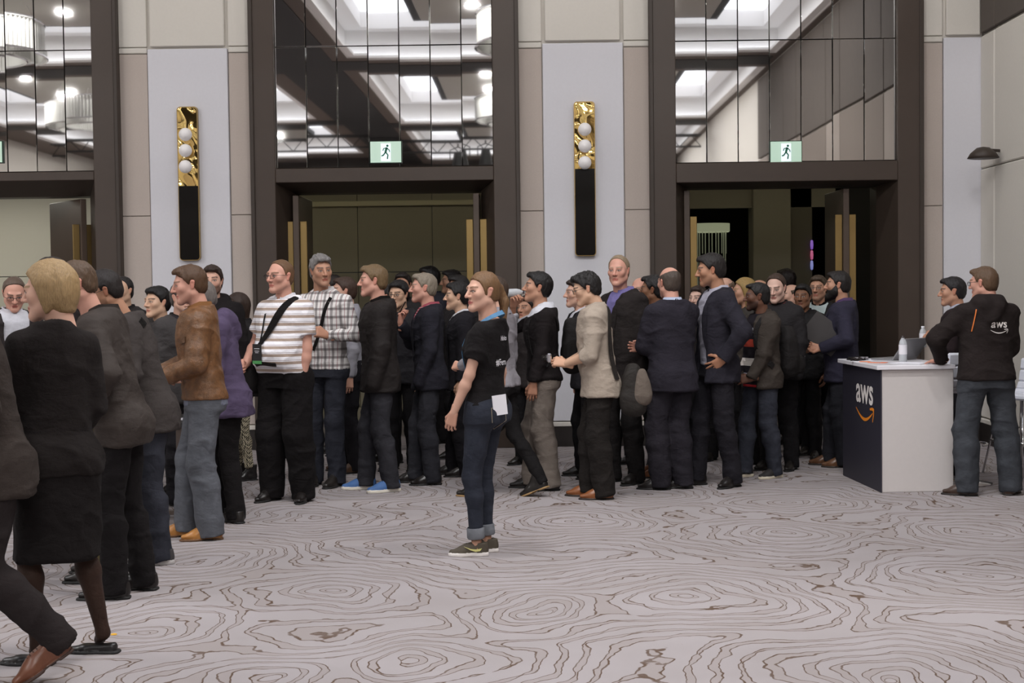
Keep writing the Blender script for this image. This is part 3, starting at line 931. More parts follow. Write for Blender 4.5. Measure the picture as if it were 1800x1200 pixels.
SKIN = dict(pale=(212, 176, 160), fair=(204, 162, 142), ruddy=(202, 152, 134), tan=(182, 138, 114), asian=(204, 166, 140), olive=(172, 128, 102), brown=(122, 86, 64), dark=(94, 64, 49))

# ------------------------------------------------------------------ head
_HEADS = {}
def head_mesh(h, jaw=1.0, nose=1.0, cheek=1.0):
    key = (h, jaw, nose, cheek)
    if key in _HEADS: return _HEADS[key]
    G = Grid((-0.098, -0.118, -0.24), (0.098, 0.135, 0.125), h)
    G.ball((0, -0.014, 0.028), (0.074, 0.096, 0.089), 0)
    G.ball((0, 0.022, -0.028), (0.060, 0.070, 0.084), 0.03)
    for s in (-1, 1):
        G.cone((s * 0.050 * jaw, 0.004, -0.058), (s * 0.012, 0.070, -0.098), 0.020 * jaw, 0.018, 0.03)
        G.ball((s * 0.044 * cheek, 0.058, -0.016), 0.018 * cheek, 0.03)
    G.ball((0, 0.079, -0.099), (0.020, 0.016, 0.016), 0.02)
    G.cone((-0.036, 0.079, 0.024), (0.036, 0.079, 0.024), 0.012, 0.012, 0.02)
    for s in (-1, 1):
        G.ball((s * 0.031, 0.101, 0.006), (0.017, 0.014, 0.012), 0.012, 'carve')
        G.ball((s * 0.031, 0.0775, 0.004), 0.0135, 0.003)
    G.cone((0, 0.090, 0.016), (0, 0.090 + 0.024 * nose, -0.026), 0.0075, 0.0115 * nose, 0.012)
    for s in (-1, 1):
        G.ball((s * 0.0125 * nose, 0.098, -0.029), (0.0085, 0.011, 0.0085), 0.006)
    G.cone((-0.016, 0.0885, -0.0575), (0.016, 0.0885, -0.0575), 0.0055, 0.0055, 0.006)
    G.cone((-0.014, 0.0880, -0.0690), (0.014, 0.0880, -0.0690), 0.0065, 0.0065, 0.006)
    G.cone((-0.020, 0.098, -0.0632), (0.020, 0.098, -0.0632), 0.0028, 0.0028, 0.003, 'carve')
    for s in (-1, 1):
        G.cone((s * 0.0735, -0.008, -0.020), (s * 0.079, -0.015, 0.014), 0.011, 0.0155, 0.006, flat=((1, 0.15 * s, 0), 0.42))
        G.ball((s * 0.0865, -0.010, 0.003), (0.007, 0.008, 0.014), 0.004, 'carve')
    G.cone((0, -0.022, -0.03), (0, -0.044, -0.205), 0.053, 0.058, 0.03)
    for s in (-1, 1):
        G.cone((s * 0.045, -0.02, -0.06), (s * 0.012, 0.01, -0.19), 0.014, 0.013, 0.02)
    V, Q = G.mesh()
    _HEADS[key] = (V, Q)
    return V, Q
def head_colors(V, tone, brow=(50, 36, 30), lips=None, stubble=0.0, makeup=False, iris=(60, 44, 34)):
    base = np.array(srgb(*tone)[:3])
    C = np.tile(base, (len(V), 1))
    x, y, z = np.abs(V[:, 0]), V[:, 1], V[:, 2]
    def lay(w, col):
        w = np.clip(w, 0, 1)[:, None]
        C[:] = C * (1 - w) + np.array(col) * w
    red = np.array([min(1, base[0] * 1.08), base[1] * 0.68, base[2] * 0.66])
    lay(0.22 * np.exp(-(((x - 0.04) / 0.018) ** 2 + ((z + 0.025) / 0.02) ** 2)) * (y > 0.05), red)
    lay(0.35 * np.exp(-((x / 0.014) ** 2 + ((z + 0.026) / 0.012) ** 2)) * (y > 0.1), red)
    lay(0.45 * ((x > 0.074) & (np.abs(z) < 0.05)), red)
    if stubble:
        w = stubble * ((z < -0.036) & (z > -0.125)) * (y > 0.0 - 0.2 * (z + 0.04)) * np.clip((-z - 0.03) / 0.02, 0, 1)
        lay(w * (1 - 0.8 * np.exp(-((x / 0.02) ** 2 + ((z + 0.063) / 0.01) ** 2))), np.array(srgb(*brow)[:3]) * 0.9)
    lp = np.array(srgb(*lips)[:3]) if lips else np.array([base[0] * 0.80, base[1] * 0.48, base[2] * 0.50])
    lay(0.85 * (y > 0.078) * np.clip(1.3 - ((x / 0.024) ** 2 + ((z + 0.0632) / 0.0105) ** 2), 0, 1) * 2, lp)
    lay(0.7 * (y > 0.085) * (np.abs(z + 0.0632) < 0.0022) * (x < 0.022), lp * 0.35)
    bz = 0.0265 + 0.004 * np.clip((x - 0.012) / 0.025, 0, 1) - 0.30 * np.clip(x - 0.042, 0, 1)
    lay(0.9 * (y > 0.05) * (x > 0.011) * (x < 0.053) * np.clip(1.6 - np.abs(z - bz) / 0.0042, 0, 1), srgb(*brow)[:3])
    e = ((x - 0.031) / 0.0132) ** 2 + ((z - 0.0045) / 0.0052) ** 2
    fr = y > 0.07
    lay(0.5 * fr * np.clip(1.9 - e, 0, 1) * (e > 1), base * 0.45)
    lay(fr * np.clip((1.15 - e) * 4, 0, 1), (0.50, 0.46, 0.43))
    r = np.sqrt((x - 0.031) ** 2 + (z - 0.0050) ** 2)
    lay(fr * (e < 1.2) * np.clip((0.0064 - r) / 0.002, 0, 1), srgb(*iris)[:3])
    lay(fr * (e < 1.2) * np.clip((0.0036 - r) / 0.002, 0, 1), (0.01, 0.01, 0.01))
    lid = 0.0045 + 0.0052 * np.sqrt(np.clip(1 - ((x - 0.031) / 0.0140) ** 2, 0, 1))
    lay((0.95 if makeup else 0.8) * fr * (np.abs(x - 0.031) < (0.020 if makeup else 0.017)) * np.clip(1.5 - np.abs(z - lid) / (0.0034 if makeup else 0.0026), 0, 1), (0.03, 0.02, 0.017))
    return np.concatenate([C, np.ones((len(C), 1))], 1)

def hair_mesh(style, h, thick=0.012, seed=1):
    """styles: short, receding, balding, bob, ponytail, long, crop"""
    lo, hi = (-0.125, -0.16, -0.14), (0.125, 0.125, 0.155)
    if style in ('bob', 'long', 'ponytail', 'low_tail'): lo = (-0.13, -0.22, -0.46)
    G = Grid(lo, hi, h)
    G.ball((0, -0.014, 0.028), (0.074 + thick, 0.096 + thick * 0.9, 0.089 + thick), 0)
    G.ball((0, -0.045, -0.03), (0.060 + thick * 0.7, 0.050 + thick, 0.055), 0.03)
    if style in ('short', 'thick', 'spiky'):
        G.ball((0, 0.055, 0.088), (0.055, 0.035 + thick * 0.5, 0.022 + thick * 0.6), 0.02)
    line = {'short': ((-0.13, -0.085), (-0.045, -0.068), (-0.020, -0.02), (0.004, -0.018), (0.022, 0.010), (0.045, 0.050), (0.070, 0.074), (0.13, 0.080)),
            'receding': ((-0.13, -0.085), (-0.045, -0.068), (-0.020, -0.02), (0.004, -0.018), (0.016, 0.030), (0.030, 0.070), (0.050, 0.098), (0.13, 0.13))}
    if style in ('short', 'thick', 'spiky', 'balding'): ln = line['short' if style != 'balding' else 'receding']
    elif style == 'receding': ln = line['receding']
    elif style == 'crop': ln = line['short']
    else: ln = ((-0.13, -0.5), (-0.02, -0.5), (0.000, -0.10), (0.012, -0.05), (0.030, 0.015), (0.048, 0.056), (0.075, 0.080), (0.13, 0.09))
    ln = np.array(ln)
    if style in ('bob', 'long'):
        for s in (-1, 1):
            G.cone((s * 0.076, -0.012, 0.03), (s * 0.070, 0.006 if style == 'bob' else 0.0, -0.085 if style == 'bob' else -0.20), 0.026, 0.020, 0.04, flat=((1, 0, 0), 0.75))
        G.cone((0, -0.070, 0.0), (0, -0.066, -0.070 if style == 'bob' else -0.22), 0.062, 0.052, 0.04, flat=((0, 1, 0), 0.7))
        if style == 'bob': G.cut(lambda X, Y, Z: (-0.098 + 0.10 * np.clip(Y + 0.02, -0.2, 0.2)) - Z, 0.012)
    if style == 'ponytail':
        G.ball((0, -0.112, 0.020), (0.028, 0.024, 0.026), 0.02)
        G.cone((0, -0.120, 0.015), (0.0, -0.150, -0.07), 0.024, 0.034, 0.02, flat=((1, 0, 0), 0.9))
        G.cone((0, -0.150, -0.07), (0.0, -0.132, -0.21), 0.034, 0.030, 0.02, flat=((0, 1, 0), 0.7))
        G.cone((0, -0.132, -0.21), (0.0, -0.112, -0.33), 0.030, 0.024, 0.02, flat=((0, 1, 0), 0.7))
        G.cone((0, -0.112, -0.33), (0.0, -0.105, -0.44), 0.024, 0.007, 0.02, flat=((0, 1, 0), 0.7))
    if style == 'low_tail':
        G.cone((0, -0.098, -0.03), (0, -0.105, -0.14), 0.030, 0.026, 0.02)
        G.cone((0, -0.105, -0.14), (0, -0.09, -0.30), 0.026, 0.012, 0.02)
    tail = style in ('ponytail', 'low_tail')
    def keep(X, Y, Z):
        zl = np.interp(Y, ln[:, 0], ln[:, 1])
        f = zl - Z
        if tail:   # swept back off the neck
            f = np.where(Y < -0.088, -0.02, np.maximum(f, -0.062 + 0.55 * (Y + 0.09) * 0 - Z))
        return f * 0.8
    G.cut(keep, 0.008)
    if style not in ('bob', 'long'):      # leave the ears free
        for s in (-1, 1):
            G.ball((s * 0.088, -0.006, -0.004), (0.022, 0.021, 0.034), 0.006, 'carve')
    else:
        G.ball((0, 0.11, -0.03), (0.078, 0.092, 0.12), 0.01, 'carve')
    if style == 'balding':
        G.cut(lambda X, Y, Z: (Z - (0.072 - 0.35 * np.clip(Y + 0.03, -0.1, 0.03))) * 0.8, 0.02)
    if style == 'short' or style == 'crop' or style == 'receding' or style == 'thick':
        pass
    V, Q = G.mesh()
    N = vnormals(V, Q)
    amp = 0.0045 if style == 'spiky' else (0.0032 if style in ('thick', 'short') else 0.0020)
    d = vnoise(V, (55, 55, 26), seed) * amp + vnoise(V, (130, 130, 60), seed + 1) * amp * 0.7
    top = np.clip((V[:, 2] - 0.05) / 0.05, 0, 1)
    if style == 'spiky': d = d + top * np.abs(vnoise(V, (75, 75, 20), seed + 3)) * 0.012
    V = V + N * d[:, None]
    return V, Q
def beard_mesh(h, full=True):
    G = Grid((-0.09, -0.02, -0.15), (0.09, 0.125, 0.02), h)
    t = 0.013 if full else 0.006
    G.ball((0, 0.022, -0.030), (0.060 + t, 0.070 + t * 0.7, 0.084 + t), 0.0)
    for s in (-1, 1): G.cone((s * 0.054, 0.004, -0.055), (s * 0.012, 0.072, -0.102), 0.020 + t, 0.019 + t, 0.02)
    G.ball((0, 0.081, -0.105), (0.028, 0.020 + t * 0.5, 0.020 + t), 0.02)
    def keep(X, Y, Z):
        top = np.interp(Y, [-0.02, 0.012, 0.05, 0.075, 0.085], [0.03, 0.01, -0.040, -0.046, -0.042])
        return np.maximum(Z - top, -0.002 - Y - 0.5 * (Z + 0.1) * 0)
    G.cut(keep, 0.008)
    G.ball((0, 0.100, -0.063), (0.024, 0.016, 0.009), 0.004, 'carve')
    V, Q = G.mesh()
    N = vnormals(V, Q)
    return V + N * (vnoise(V, (140, 140, 90), 3) * 0.0022)[:, None], Q

# ------------------------------------------------------------------ hands
_HANDS = {}
def hand_mesh(pose, h=0.0042):
    """left hand: fingers +Y, palm -Z, thumb +X; wrist at the origin"""
    key = (pose, h)
    if key in _HANDS: return _HANDS[key]
    G = Grid((-0.075, -0.06, -0.13), (0.095, 0.215, 0.05), h)
    G.cone((0, -0.05, 0), (0, 0.01, 0), 0.028, 0.027, 0.01, flat=((0, 0, 1), 0.78))
    for x0, x1 in ((-0.030, -0.024), (-0.010, -0.008), (0.010, 0.009), (0.028, 0.024)):
        G.cone((x1 * 0.6, 0.01, 0), (x0, 0.085, 0), 0.018, 0.0135, 0.014)
    curl = {'relaxed': (0.35, 0.55, 0.35), 'fist': (1.35, 1.65, 1.0), 'grip': (0.85, 1.05, 0.7), 'flat': (0.06, 0.08, 0.05), 'spread': (0.15, 0.2, 0.15)}[pose]
    for x, y0, l, r, fan in ((-0.031, 0.083, 0.060, 0.0082, -0.16), (-0.0105, 0.090, 0.076, 0.0092, -0.05), (0.0105, 0.092, 0.082, 0.0095, 0.03), (0.030, 0.088, 0.074, 0.0092, 0.12)):
        if pose == 'spread': fan *= 2.4
        elif pose in ('fist', 'grip'): fan *= 0.3
        p = np.array((x, y0, 0.0)); a = 0.0
        for seg, c in zip((0.47, 0.30, 0.23), curl):
            a += c
            d = np.array((math.sin(fan) * math.cos(a), math.cos(fan) * math.cos(a), -math.sin(a)))
            q = p + d * l * seg
            G.cone(p, q, r, r * 0.90, 0.004)
            p = q; r *= 0.92
    if pose == 'fist': th = ((0.026, 0.025, -0.008), (0.050, 0.058, -0.020), (0.040, 0.088, -0.034), (0.018, 0.096, -0.040))
    elif pose == 'grip': th = ((0.026, 0.025, -0.008), (0.052, 0.055, -0.024), (0.050, 0.086, -0.046), (0.040, 0.104, -0.058))
    elif pose == 'flat': th = ((0.026, 0.025, -0.004), (0.050, 0.052, -0.010), (0.058, 0.082, -0.014), (0.060, 0.104, -0.016))
    elif pose == 'spread': th = ((0.026, 0.025, -0.004), (0.058, 0.046, -0.012), (0.078, 0.068, -0.018), (0.088, 0.086, -0.020))
    else: th = ((0.026, 0.025, -0.006), (0.047, 0.056, -0.022), (0.048, 0.086, -0.036), (0.046, 0.106, -0.046))
    for (a, b), (r1, r2) in zip(zip(th[:-1], th[1:]), ((0.016, 0.0125), (0.0122, 0.0108), (0.0105, 0.0085))):
        G.cone(a, b, r1, r2, 0.008)
    V, Q = G.mesh()
    _HANDS[key] = (V, Q)
    return V, Q

# ------------------------------------------------------------------ shoes (toe +Y, heel near the origin, sole at z = 0)
_SHOES = {}
def shoe_mesh(kind, h=0.006):
    key = (kind, h)
    if key in _SHOES: return _SHOES[key]
    G = Grid((-0.065, -0.09, -0.004), (0.065, 0.225, 0.19), h)
    sneak = kind == 'sneaker'
    st = 0.026 if sneak else 0.014
    top = {'boot': 0.17, 'flat': 0.05}.get(kind, 0.095)
    if kind == 'flat':
        G.cone((0, -0.045, 0.030), (0, 0.09, 0.024), 0.030, 0.034, 0.02)
        G.cone((0, 0.09, 0.022), (0.0, 0.165, 0.018), 0.036, 0.024, 0.02, flat=((0, 0, 1), 0.62))
        G.cut(lambda X, Y, Z: Z - (0.045 + 0.15 * np.clip(-Y - 0.0, 0, 0.1)), 0.004)
    else:
        G.cone((0, -0.042, 0.045), (0, -0.035, top), 0.036, 0.040 if kind != 'boot' else 0.046, 0.02)
        G.cone((0, -0.035, top - 0.02), (0.0, 0.065, 0.062), 0.036, 0.030, 0.03)
        G.cone((0, -0.045, 0.038), (0.0, 0.10, 0.036), 0.036, 0.038, 0.03)
        G.cone((0, 0.09, 0.034), (0.002, 0.168, 0.028), 0.040, 0.030 if kind != 'dress' else 0.024, 0.03, flat=((0, 0, 1), 0.70))
        G.cut(lambda X, Y, Z: Z - (top + 0.0 * X), 0.004)
    # sole plate
    X = G.ax[0][:, None, None]; Y = G.ax[1][None, :, None]; Z = G.ax[2][None, None, :]
    wd = np.interp(Y, [-0.088, -0.07, -0.02, 0.03, 0.09, 0.14, 0.185, 0.205], [0.018, 0.036, 0.038, 0.036, 0.046, 0.043, 0.026, 0.006])
    if kind == 'dress': wd = wd * np.interp(Y, [0.1, 0.2], [0.98, 0.80])
    G.g[:] = np.maximum(G.g, np.abs(X) - (wd + (0.002 if sneak else 0.0)))
    ds = np.maximum(np.maximum(np.abs(X) - (wd + 0.004), np.maximum(-0.086 - Y, Y - 0.203)), np.abs(Z - st / 2) - st / 2)
    if kind in ('dress', 'boot'):    # a heel step
        ds = np.maximum(ds, -np.maximum(np.maximum(-0.012 - Y, Y - 0.06), Z - 0.007))
    G.g[:] = np.minimum(np.maximum(G.g, st * 0.6 - Z), ds)
    V, Q = G.mesh()
    cz = V[Q].mean(1)
    mi = (cz[:, 2] < st + 0.001).astype(int)
    if kind in ('sneaker', 'dress', 'boot'):   # lacing
        f = (np.abs(cz[:, 0]) < 0.017) & (cz[:, 1] > 0.02) & (cz[:, 1] < 0.088) & (cz[:, 2] > 0.055) & (((cz[:, 1] * 1000) % 17) < 7)
        mi[f] = 2
    _SHOES[key] = np_mesh('shoe_' + kind, V, Q, [None, None, None], None, mi)
    return _SHOES[key]
# ------------------------------------------------------------------ one person
TORSO_M = [(0.8, 0.166, 0.124, 0.0), (0.88, 0.166, 0.12, -0.006), (0.95, 0.162, 0.114, -0.006), (1.03, 0.152, 0.104, 0.0), (1.12, 0.149, 0.102, 0.006), (1.22, 0.155, 0.11, 0.01), (1.324, 0.166, 0.116, 0.012), (1.42, 0.168, 0.104, 0.004), (1.465, 0.142, 0.088, -0.008), (1.5, 0.098, 0.072, -0.016), (1.53, 0.064, 0.058, -0.02), (1.56, 0.055, 0.054, -0.02)]
TORSO_F = [(0.8, 0.166, 0.12, -0.01), (0.88, 0.172, 0.12, -0.014), (0.95, 0.162, 0.11, -0.012), (1.03, 0.134, 0.094, 0.0), (1.12, 0.124, 0.088, 0.004), (1.22, 0.134, 0.106, 0.018), (1.3, 0.142, 0.118, 0.024), (1.402, 0.146, 0.096, 0.006), (1.455, 0.122, 0.078, -0.008), (1.49, 0.08, 0.064, -0.016), (1.52, 0.052, 0.05, -0.02), (1.55, 0.046, 0.048, -0.02)]
ARMS = {  # wrist, pole, hand pose, hand direction, palm normal - written for the right arm
    'down': ((.232, .03, .800), (.5, -1, 0), 'relaxed', (0, .12, -1), (-1, 0, 0)),
    'downfwd': ((.200, .13, .815), (.5, -1, 0), 'relaxed', (-.1, .35, -1), (-1, .1, 0)),
    'pocket': ((.205, .06, .885), (1, -.8, 0), None, (-.1, .2, -1), (-1, 0, 0)),
    'front': ((.085, .30, 1.06), (.7, -.5, -1), 'grip', (-.45, 1, .1), (-.8, -.3, -.5)),
    'frontlow': ((.085, .26, .95), (.7, -.6, -.8), 'grip', (-.5, .9, -.1), (-.8, -.3, -.3)),
    'hip': ((.215, .035, .985), (1, -.75, 0), 'spread', (-.6, .55, -.55), (-.6, -.5, .2)),
    'cross': ((-.050, .215, 1.14), (.9, -.1, -.7), 'relaxed', (-1, .05, .12), (0, -1, 0)),
    'chin': ((.060, .200, 1.36), (.6, .2, -1), 'grip', (-.15, .0, 1), (-.3, -1, .1)),
    'drink': ((.015, .300, 1.470), (.8, .5, -1), 'grip', (-.5, -.1, .9), (-.8, -.5, 0)),
    'behind': ((.10, -.20, .90), (1, -.3, 0), 'relaxed', (-.7, -.1, -.7), (0, -1, 0)),
    'fist_up': ((.10, .27, 1.16), (.8, -.4, -.8), 'fist', (-.6, .7, .35), (-.6, -.6, -.3)),
}
def _rot(yaw, pitch, roll):
    return np.array(Matrix.Rotation(math.radians(yaw), 3, 'Z') @ Matrix.Rotation(math.radians(-pitch), 3, 'X') @ Matrix.Rotation(math.radians(roll), 3, 'Y'))
def _ik(S, W, a, b, pole):
    d = W - S; L = np.linalg.norm(d)
    if L > (a + b) * 0.995:
        W = S + d / L * (a + b) * 0.995; d = W - S; L = np.linalg.norm(d)
    u = d / L
    x = (a * a - b * b + L * L) / (2 * L)
    hgt = math.sqrt(max(0, a * a - x * x))
    p = np.array(pole, float); p = p - u * (p @ u)
    p /= np.linalg.norm(p) + 1e-9
    return S + u * x + p * hgt, W

class Ctx: pass

def folds(V, Q, seed, amp=0.005, joints=(), hems=()):
    N = vnormals(V, Q)
    Wp = V + np.stack([vnoise(V, (5, 5, 5), seed + 7), vnoise(V, (5, 5, 5), seed + 8), vnoise(V, (5, 5, 5), seed + 9)], 1) * 0.05
    rid = 1 - np.abs(vnoise(Wp + Wp[:, [1, 2, 0]] * 0.35, (7, 7, 8.5), seed + 2))
    d = vnoise(V, (7, 7, 9), seed) * amp + (rid ** 3 - 0.35) * amp * 1.9 + vnoise(Wp, (19, 19, 30), seed + 1) * amp * 0.4
    for (c, r, a) in joints:
        w = np.exp(-((V - np.array(c)) ** 2).sum(1) / (r * r))
        d = d + w * vnoise(Wp, (9, 9, 26), seed + 5) * a * 0.38
    return V + N * d[:, None]

def carve_end(G, c, dirv, r):
    c = np.array(c); dirv = np.array(dirv); dirv = dirv / np.linalg.norm(dirv)
    q = G.sub(c - 0.22, c + 0.22)
    if q is None: return
    sl, X, Y, Z = q
    px, py, pz = X - c[0], Y - c[1], Z - c[2]
    t = px * dirv[0] + py * dirv[1] + pz * dirv[2]
    perp = np.sqrt(np.maximum(0, px * px + py * py + pz * pz - t * t))
    G._blend(sl, np.maximum(-t, perp - r).astype(np.float32), 0.0, 'carve')

def person(label, px, py, H, yaw, tone='fair', hair=('short', (60, 42, 32)), layers=(), legs=((30, 28, 30), 'plain', 'straight'), shoes=('dress', (28, 24, 22), (20, 18, 17)),
           L='down', R='down', head=(0, 0, 0), lean=(0, 0), twist=0, feet=None, w=1.0, belly=0.0, sex='m', hs=None, face=(1.0, 1.0, 1.0), fw=1.0, brow=None,
           stubble=0.0, beard=None, glasses=False, res=0.0125, seed=None, lips=None, makeup=False, z0=0.0, head_fwd=0.042, skirt=None, bare=(), legroom=1.0, group=None, base=None, cut_top=None, iris=(60, 44, 34)):
    seed = seed if seed is not None else int(abs(px * 7 + py)) % 977
    k = H / 1.78
    hs = hs or 0.45 + 0.57 * k
    p0 = base if base is not None else ground(px, py)
    yaw = yaw + math.degrees(math.atan2(-p0.x, p0.y))      # facings are read relative to the line of sight
    root = empty('person', (p0.x, p0.y, z0), math.radians(yaw))
    tag(root, label, 'person', group or 'people queuing in the hall')
    c = Ctx(); c.root = root; c.yaw = yaw; c.k = k; c.H = H; c.parts = {}
    T = TORSO_F if sex == 'f' else TORSO_M
    lx, ly = lean
    def axis(z):      # lean of the trunk at height z (metres)
        t = np.clip((z / k - 0.93) / (1.42 - 0.93), 0, 1.3)
        return lx * t, ly * t
    c.axis = axis
    sw = (.166 if sex == 'm' else .144) * k * (0.55 + 0.45 * w)
    aw = (0.6 + 0.4 * w) * (1.0 if sex == 'm' else 0.80)
    ct, st_ = math.cos(math.radians(twist)), math.sin(math.radians(twist))
    sx, sy = axis(1.42 * k)
    J = {}
    for s, nm, spec in ((1, 'R', R), (-1, 'L', L)):
        S = np.array((sx + s * sw * ct, sy + s * sw * st_ - 0.005, 1.418 * k))
        if isinstance(spec, str): spec = dict(p=spec)
        bw, bp, pose, hd, pn = ARMS[spec.get('p', 'down')]
        mir = lambda v: np.array((v[0] * s, v[1], v[2]), float)
        W = mir(spec['w']) * k if 'w' in spec else mir(bw) * k
        wax = axis(W[2]) if W[2] < 1.2 * k else (sx, sy)
        if 'abs' not in spec: W = W + np.array((wax[0], wax[1], 0)) + np.array((s * (w - 1) * 0.08, belly * 0.3 if W[1] > 0.1 else 0, 0))
        if belly or w > 1.02:
            pass
        E, W = _ik(S, W, .285 * k, .258 * k, mir(spec.get('pole', bp)))
        hd = mir(spec.get('dir', hd)); pn = mir(spec.get('palm', pn))
        J[nm] = (S, E, W, spec.get('pose', pose), hd, pn)
    c.J = J
    # legs
    if feet is None: feet = [(.105, .035, -10), (-.105, -.03, 10)]
    LG = []
    for s, f in zip((1, -1), feet):
        fz = f[3] if len(f) > 3 else 0.0
        fp = f[4] if len(f) > 4 else 0.0
        foot = np.array((f[0] * k, f[1] * k, fz))
        ya = math.radians(f[2])
        an = foot + np.array((0, 0, .085 * k))
        if fp: an = an + np.array((0, 0, 0.05 * math.sin(math.radians(fp))))
        hp = np.array((s * .090 * k * (0.5 + 0.5 * w), -.005, .915 * k))
        fd = np.array((-math.sin(ya), math.cos(ya), 0))
        K, an = _ik(hp, an, 0.421 * k, .414 * k, fd + np.array((0, 0.3, 0)))
        LG.append((hp, K, an, foot, f[2], fp))
    c.LG = LG
    tonec = SKIN[tone] if isinstance(tone, str) else tone
    brow = brow or tuple(int(v * 0.8) for v in hair[1])
    # ---- body: trunk, limbs, neck, head and hands in one mesh
    lo = [min(-.32 * k, *(p[0] - .12 for q in LG for p in q[:4]), *(p[0] - .12 for q in J.values() for p in q[:3])),
          min(-.22 * k, *(p[1] - .16 for q in LG for p in q[:4]), *(p[1] - .14 for q in J.values() for p in q[:3])) , 0.03]
    hi = [max(.32 * k, *(p[0] + .12 for q in LG for p in q[:4]), *(p[0] + .12 for q in J.values() for p in q[:3])),
          max(.22 * k + belly, *(p[1] + .16 for q in LG for p in q[:4]), *(p[1] + .14 for q in J.values() for p in q[:3])), 1.62 * k]
    def keys(infl, zlo, zhi, flare=0.0, wid=1.0):
        out = []
        zs = sorted(set([zlo * k] + [t[0] * k for t in T if zlo < t[0] < zhi] + [zhi * k]))
        tz = np.array([t[0] for t in T]) * k
        for z in zs:
            a = np.interp(z, tz, [t[1] for t in T]) * k * (w if z < 1.42 * k else 0.5 + 0.5 * w) * wid + infl
            b = np.interp(z, tz, [t[2] for t in T]) * k * (0.6 + 0.4 * w) + infl
            yo = np.interp(z, tz, [t[3] for t in T]) * k
            bl = belly * math.exp(-((z / k - 1.08) / 0.12) ** 2)
            b += bl * 0.6; yo += bl * 0.55
            if flare and z <= (zlo + 0.25) * k:
                f = flare * (1 - (z / k - zlo) / 0.25); a += f; b += f * 0.8
            xo, y2 = axis(z)
            out.append((z, a, b, xo, yo + y2))
        return out
    hb = 0.021
    G = Grid(lo, hi, hb)
    for nm in 'RL':
        S, E, W = J[nm][:3]
        G.cone(S, E, .040 * k * aw, .033 * k * aw, .02); G.cone(E, W, .033 * k * aw, .024 * k * aw, .02)
    for hp, K, an, foot, fy, fp in LG:
        G.cone(hp, K, .066 * k, .044 * k, .02); G.cone(K, an, .044 * k, .028 * k, .02)
    G.loft(keys(-0.022, 0.90, 1.50), .03)
    Vb, Qb = G.mesh()
    Cb = np.tile(np.array(srgb(*tonec)), (len(Vb), 1))
    VV, QQ, CC = [Vb], [Qb], [Cb]; off = len(Vb)
    def join(V, Q, C):
        nonlocal off
        VV.append(V); QQ.append(Q + off); CC.append(C); off += len(V)
    hh = 0.0042 if res <= 0.0125 else 0.0062
    for nm, s in (('R', 1), ('L', -1)):
        S, E, W, pose, hd, pn = J[nm]
        if nm in bare:      # bare fore-arm in fine mesh
            m1 = S + (E - S) * 0.35
            G = Grid(np.minimum(np.minimum(m1, E), W) - .07, np.maximum(np.maximum(m1, E), W) + .07, 0.008)
            G.cone(m1, E, .047 * k * aw, .040 * k * aw, .02)
            mid = E + (W - E) * 0.28
            G.cone(E, mid, .039 * k * aw, .042 * k * aw, .02); G.cone(mid, W, .042 * k * aw, .027 * k * (0.3 + 0.7 * aw), .02)
            V, Q = G.mesh(); join(V, Q, np.tile(np.array(srgb(*tonec)), (len(V), 1)))
        if pose is None: continue
        V, Q = hand_mesh(pose)
        yv = hd / np.linalg.norm(hd); zv = -pn; zv = zv - yv * (zv @ yv); zv /= np.linalg.norm(zv); xv = np.cross(yv, zv)
        V = V * (0.98 * k * (1.0 if sex == 'm' else 0.88))
        if s > 0: V = V * np.array((-1, 1, 1)); Q = Q[:, ::-1]
        V = W + V[:, :1] * xv + V[:, 1:2] * yv + V[:, 2:3] * zv
        hc = np.array(srgb(*tonec)); hc = hc * np.array((0.97, 0.90, 0.87, 1))
        join(V, Q, np.tile(hc, (len(V), 1)))
    Hc = np.array((sx + 0.0, sy + head_fwd * k, H - .1175 * hs)); Rh = _rot(*head)
    if head[1]: Hc = Hc + np.array((0, 0.0008 * head[1], -0.0009 * max(0, head[1])))
    c.Hc, c.Rh, c.hs, c.fw = Hc, Rh, hs, fw
    def hx(V): return Hc + (V * np.array((hs * fw, hs, hs))) @ Rh.T
    c.hx = hx
    V, Q = head_mesh(hh, *face)
    join(hx(V), Q, head_colors(V, tonec, brow, lips, stubble, makeup, iris))
    np_obj('body', np.concatenate(VV), np.concatenate(QQ), [M_SKIN], root, np.concatenate(CC))
    # ---- hair, beard, glasses
    if hair[0] != 'none':
        V, Q = hair_mesh(hair[0], 0.0055 if res <= 0.0125 else 0.0075, hair[2] if len(hair) > 2 else 0.012, seed)
        np_obj('hair', hx(V), Q, [hair_mat(tuple(hair[1]))], root)
    if beard:
        V, Q = beard_mesh(0.0055, True)
        np_obj('beard', hx(V), Q, [hair_mat(tuple(beard))], root)
    if glasses:
        m = MB()
        for s in (-1, 1):
            m.tube([(s * .0325 + .0235 * math.cos(t), .1035 - 0.09 * abs(.0235 * math.cos(t) * s + .0325) * 0.12, .003 + .0165 * math.sin(t)) for t in [2 * math.pi * i / 16 for i in range(17)]], .0016, 5)
            m.tube([(s * .056, .099, .009), (s * .076, .075, .010), (s * .0815, .0, .008)], .0017, 5)
        m.tube([(-.010, .104, .008), (0, .107, .010), (.010, .104, .008)], .0016, 5)
        V = hx(np.array(m.v)); g = mesh_obj('glasses', V, m.f, M_FRAME, root, True)
        for s in (-1, 1):
            m = MB(); m.raw([(s * .0325 + .0225 * math.cos(t), .1025, .003 + .0155 * math.sin(t)) for t in [2 * math.pi * i / 14 for i in range(14)]], [tuple(range(14))])
            mesh_obj('lens', hx(np.array(m.v)), m.f, M_LENS, g)
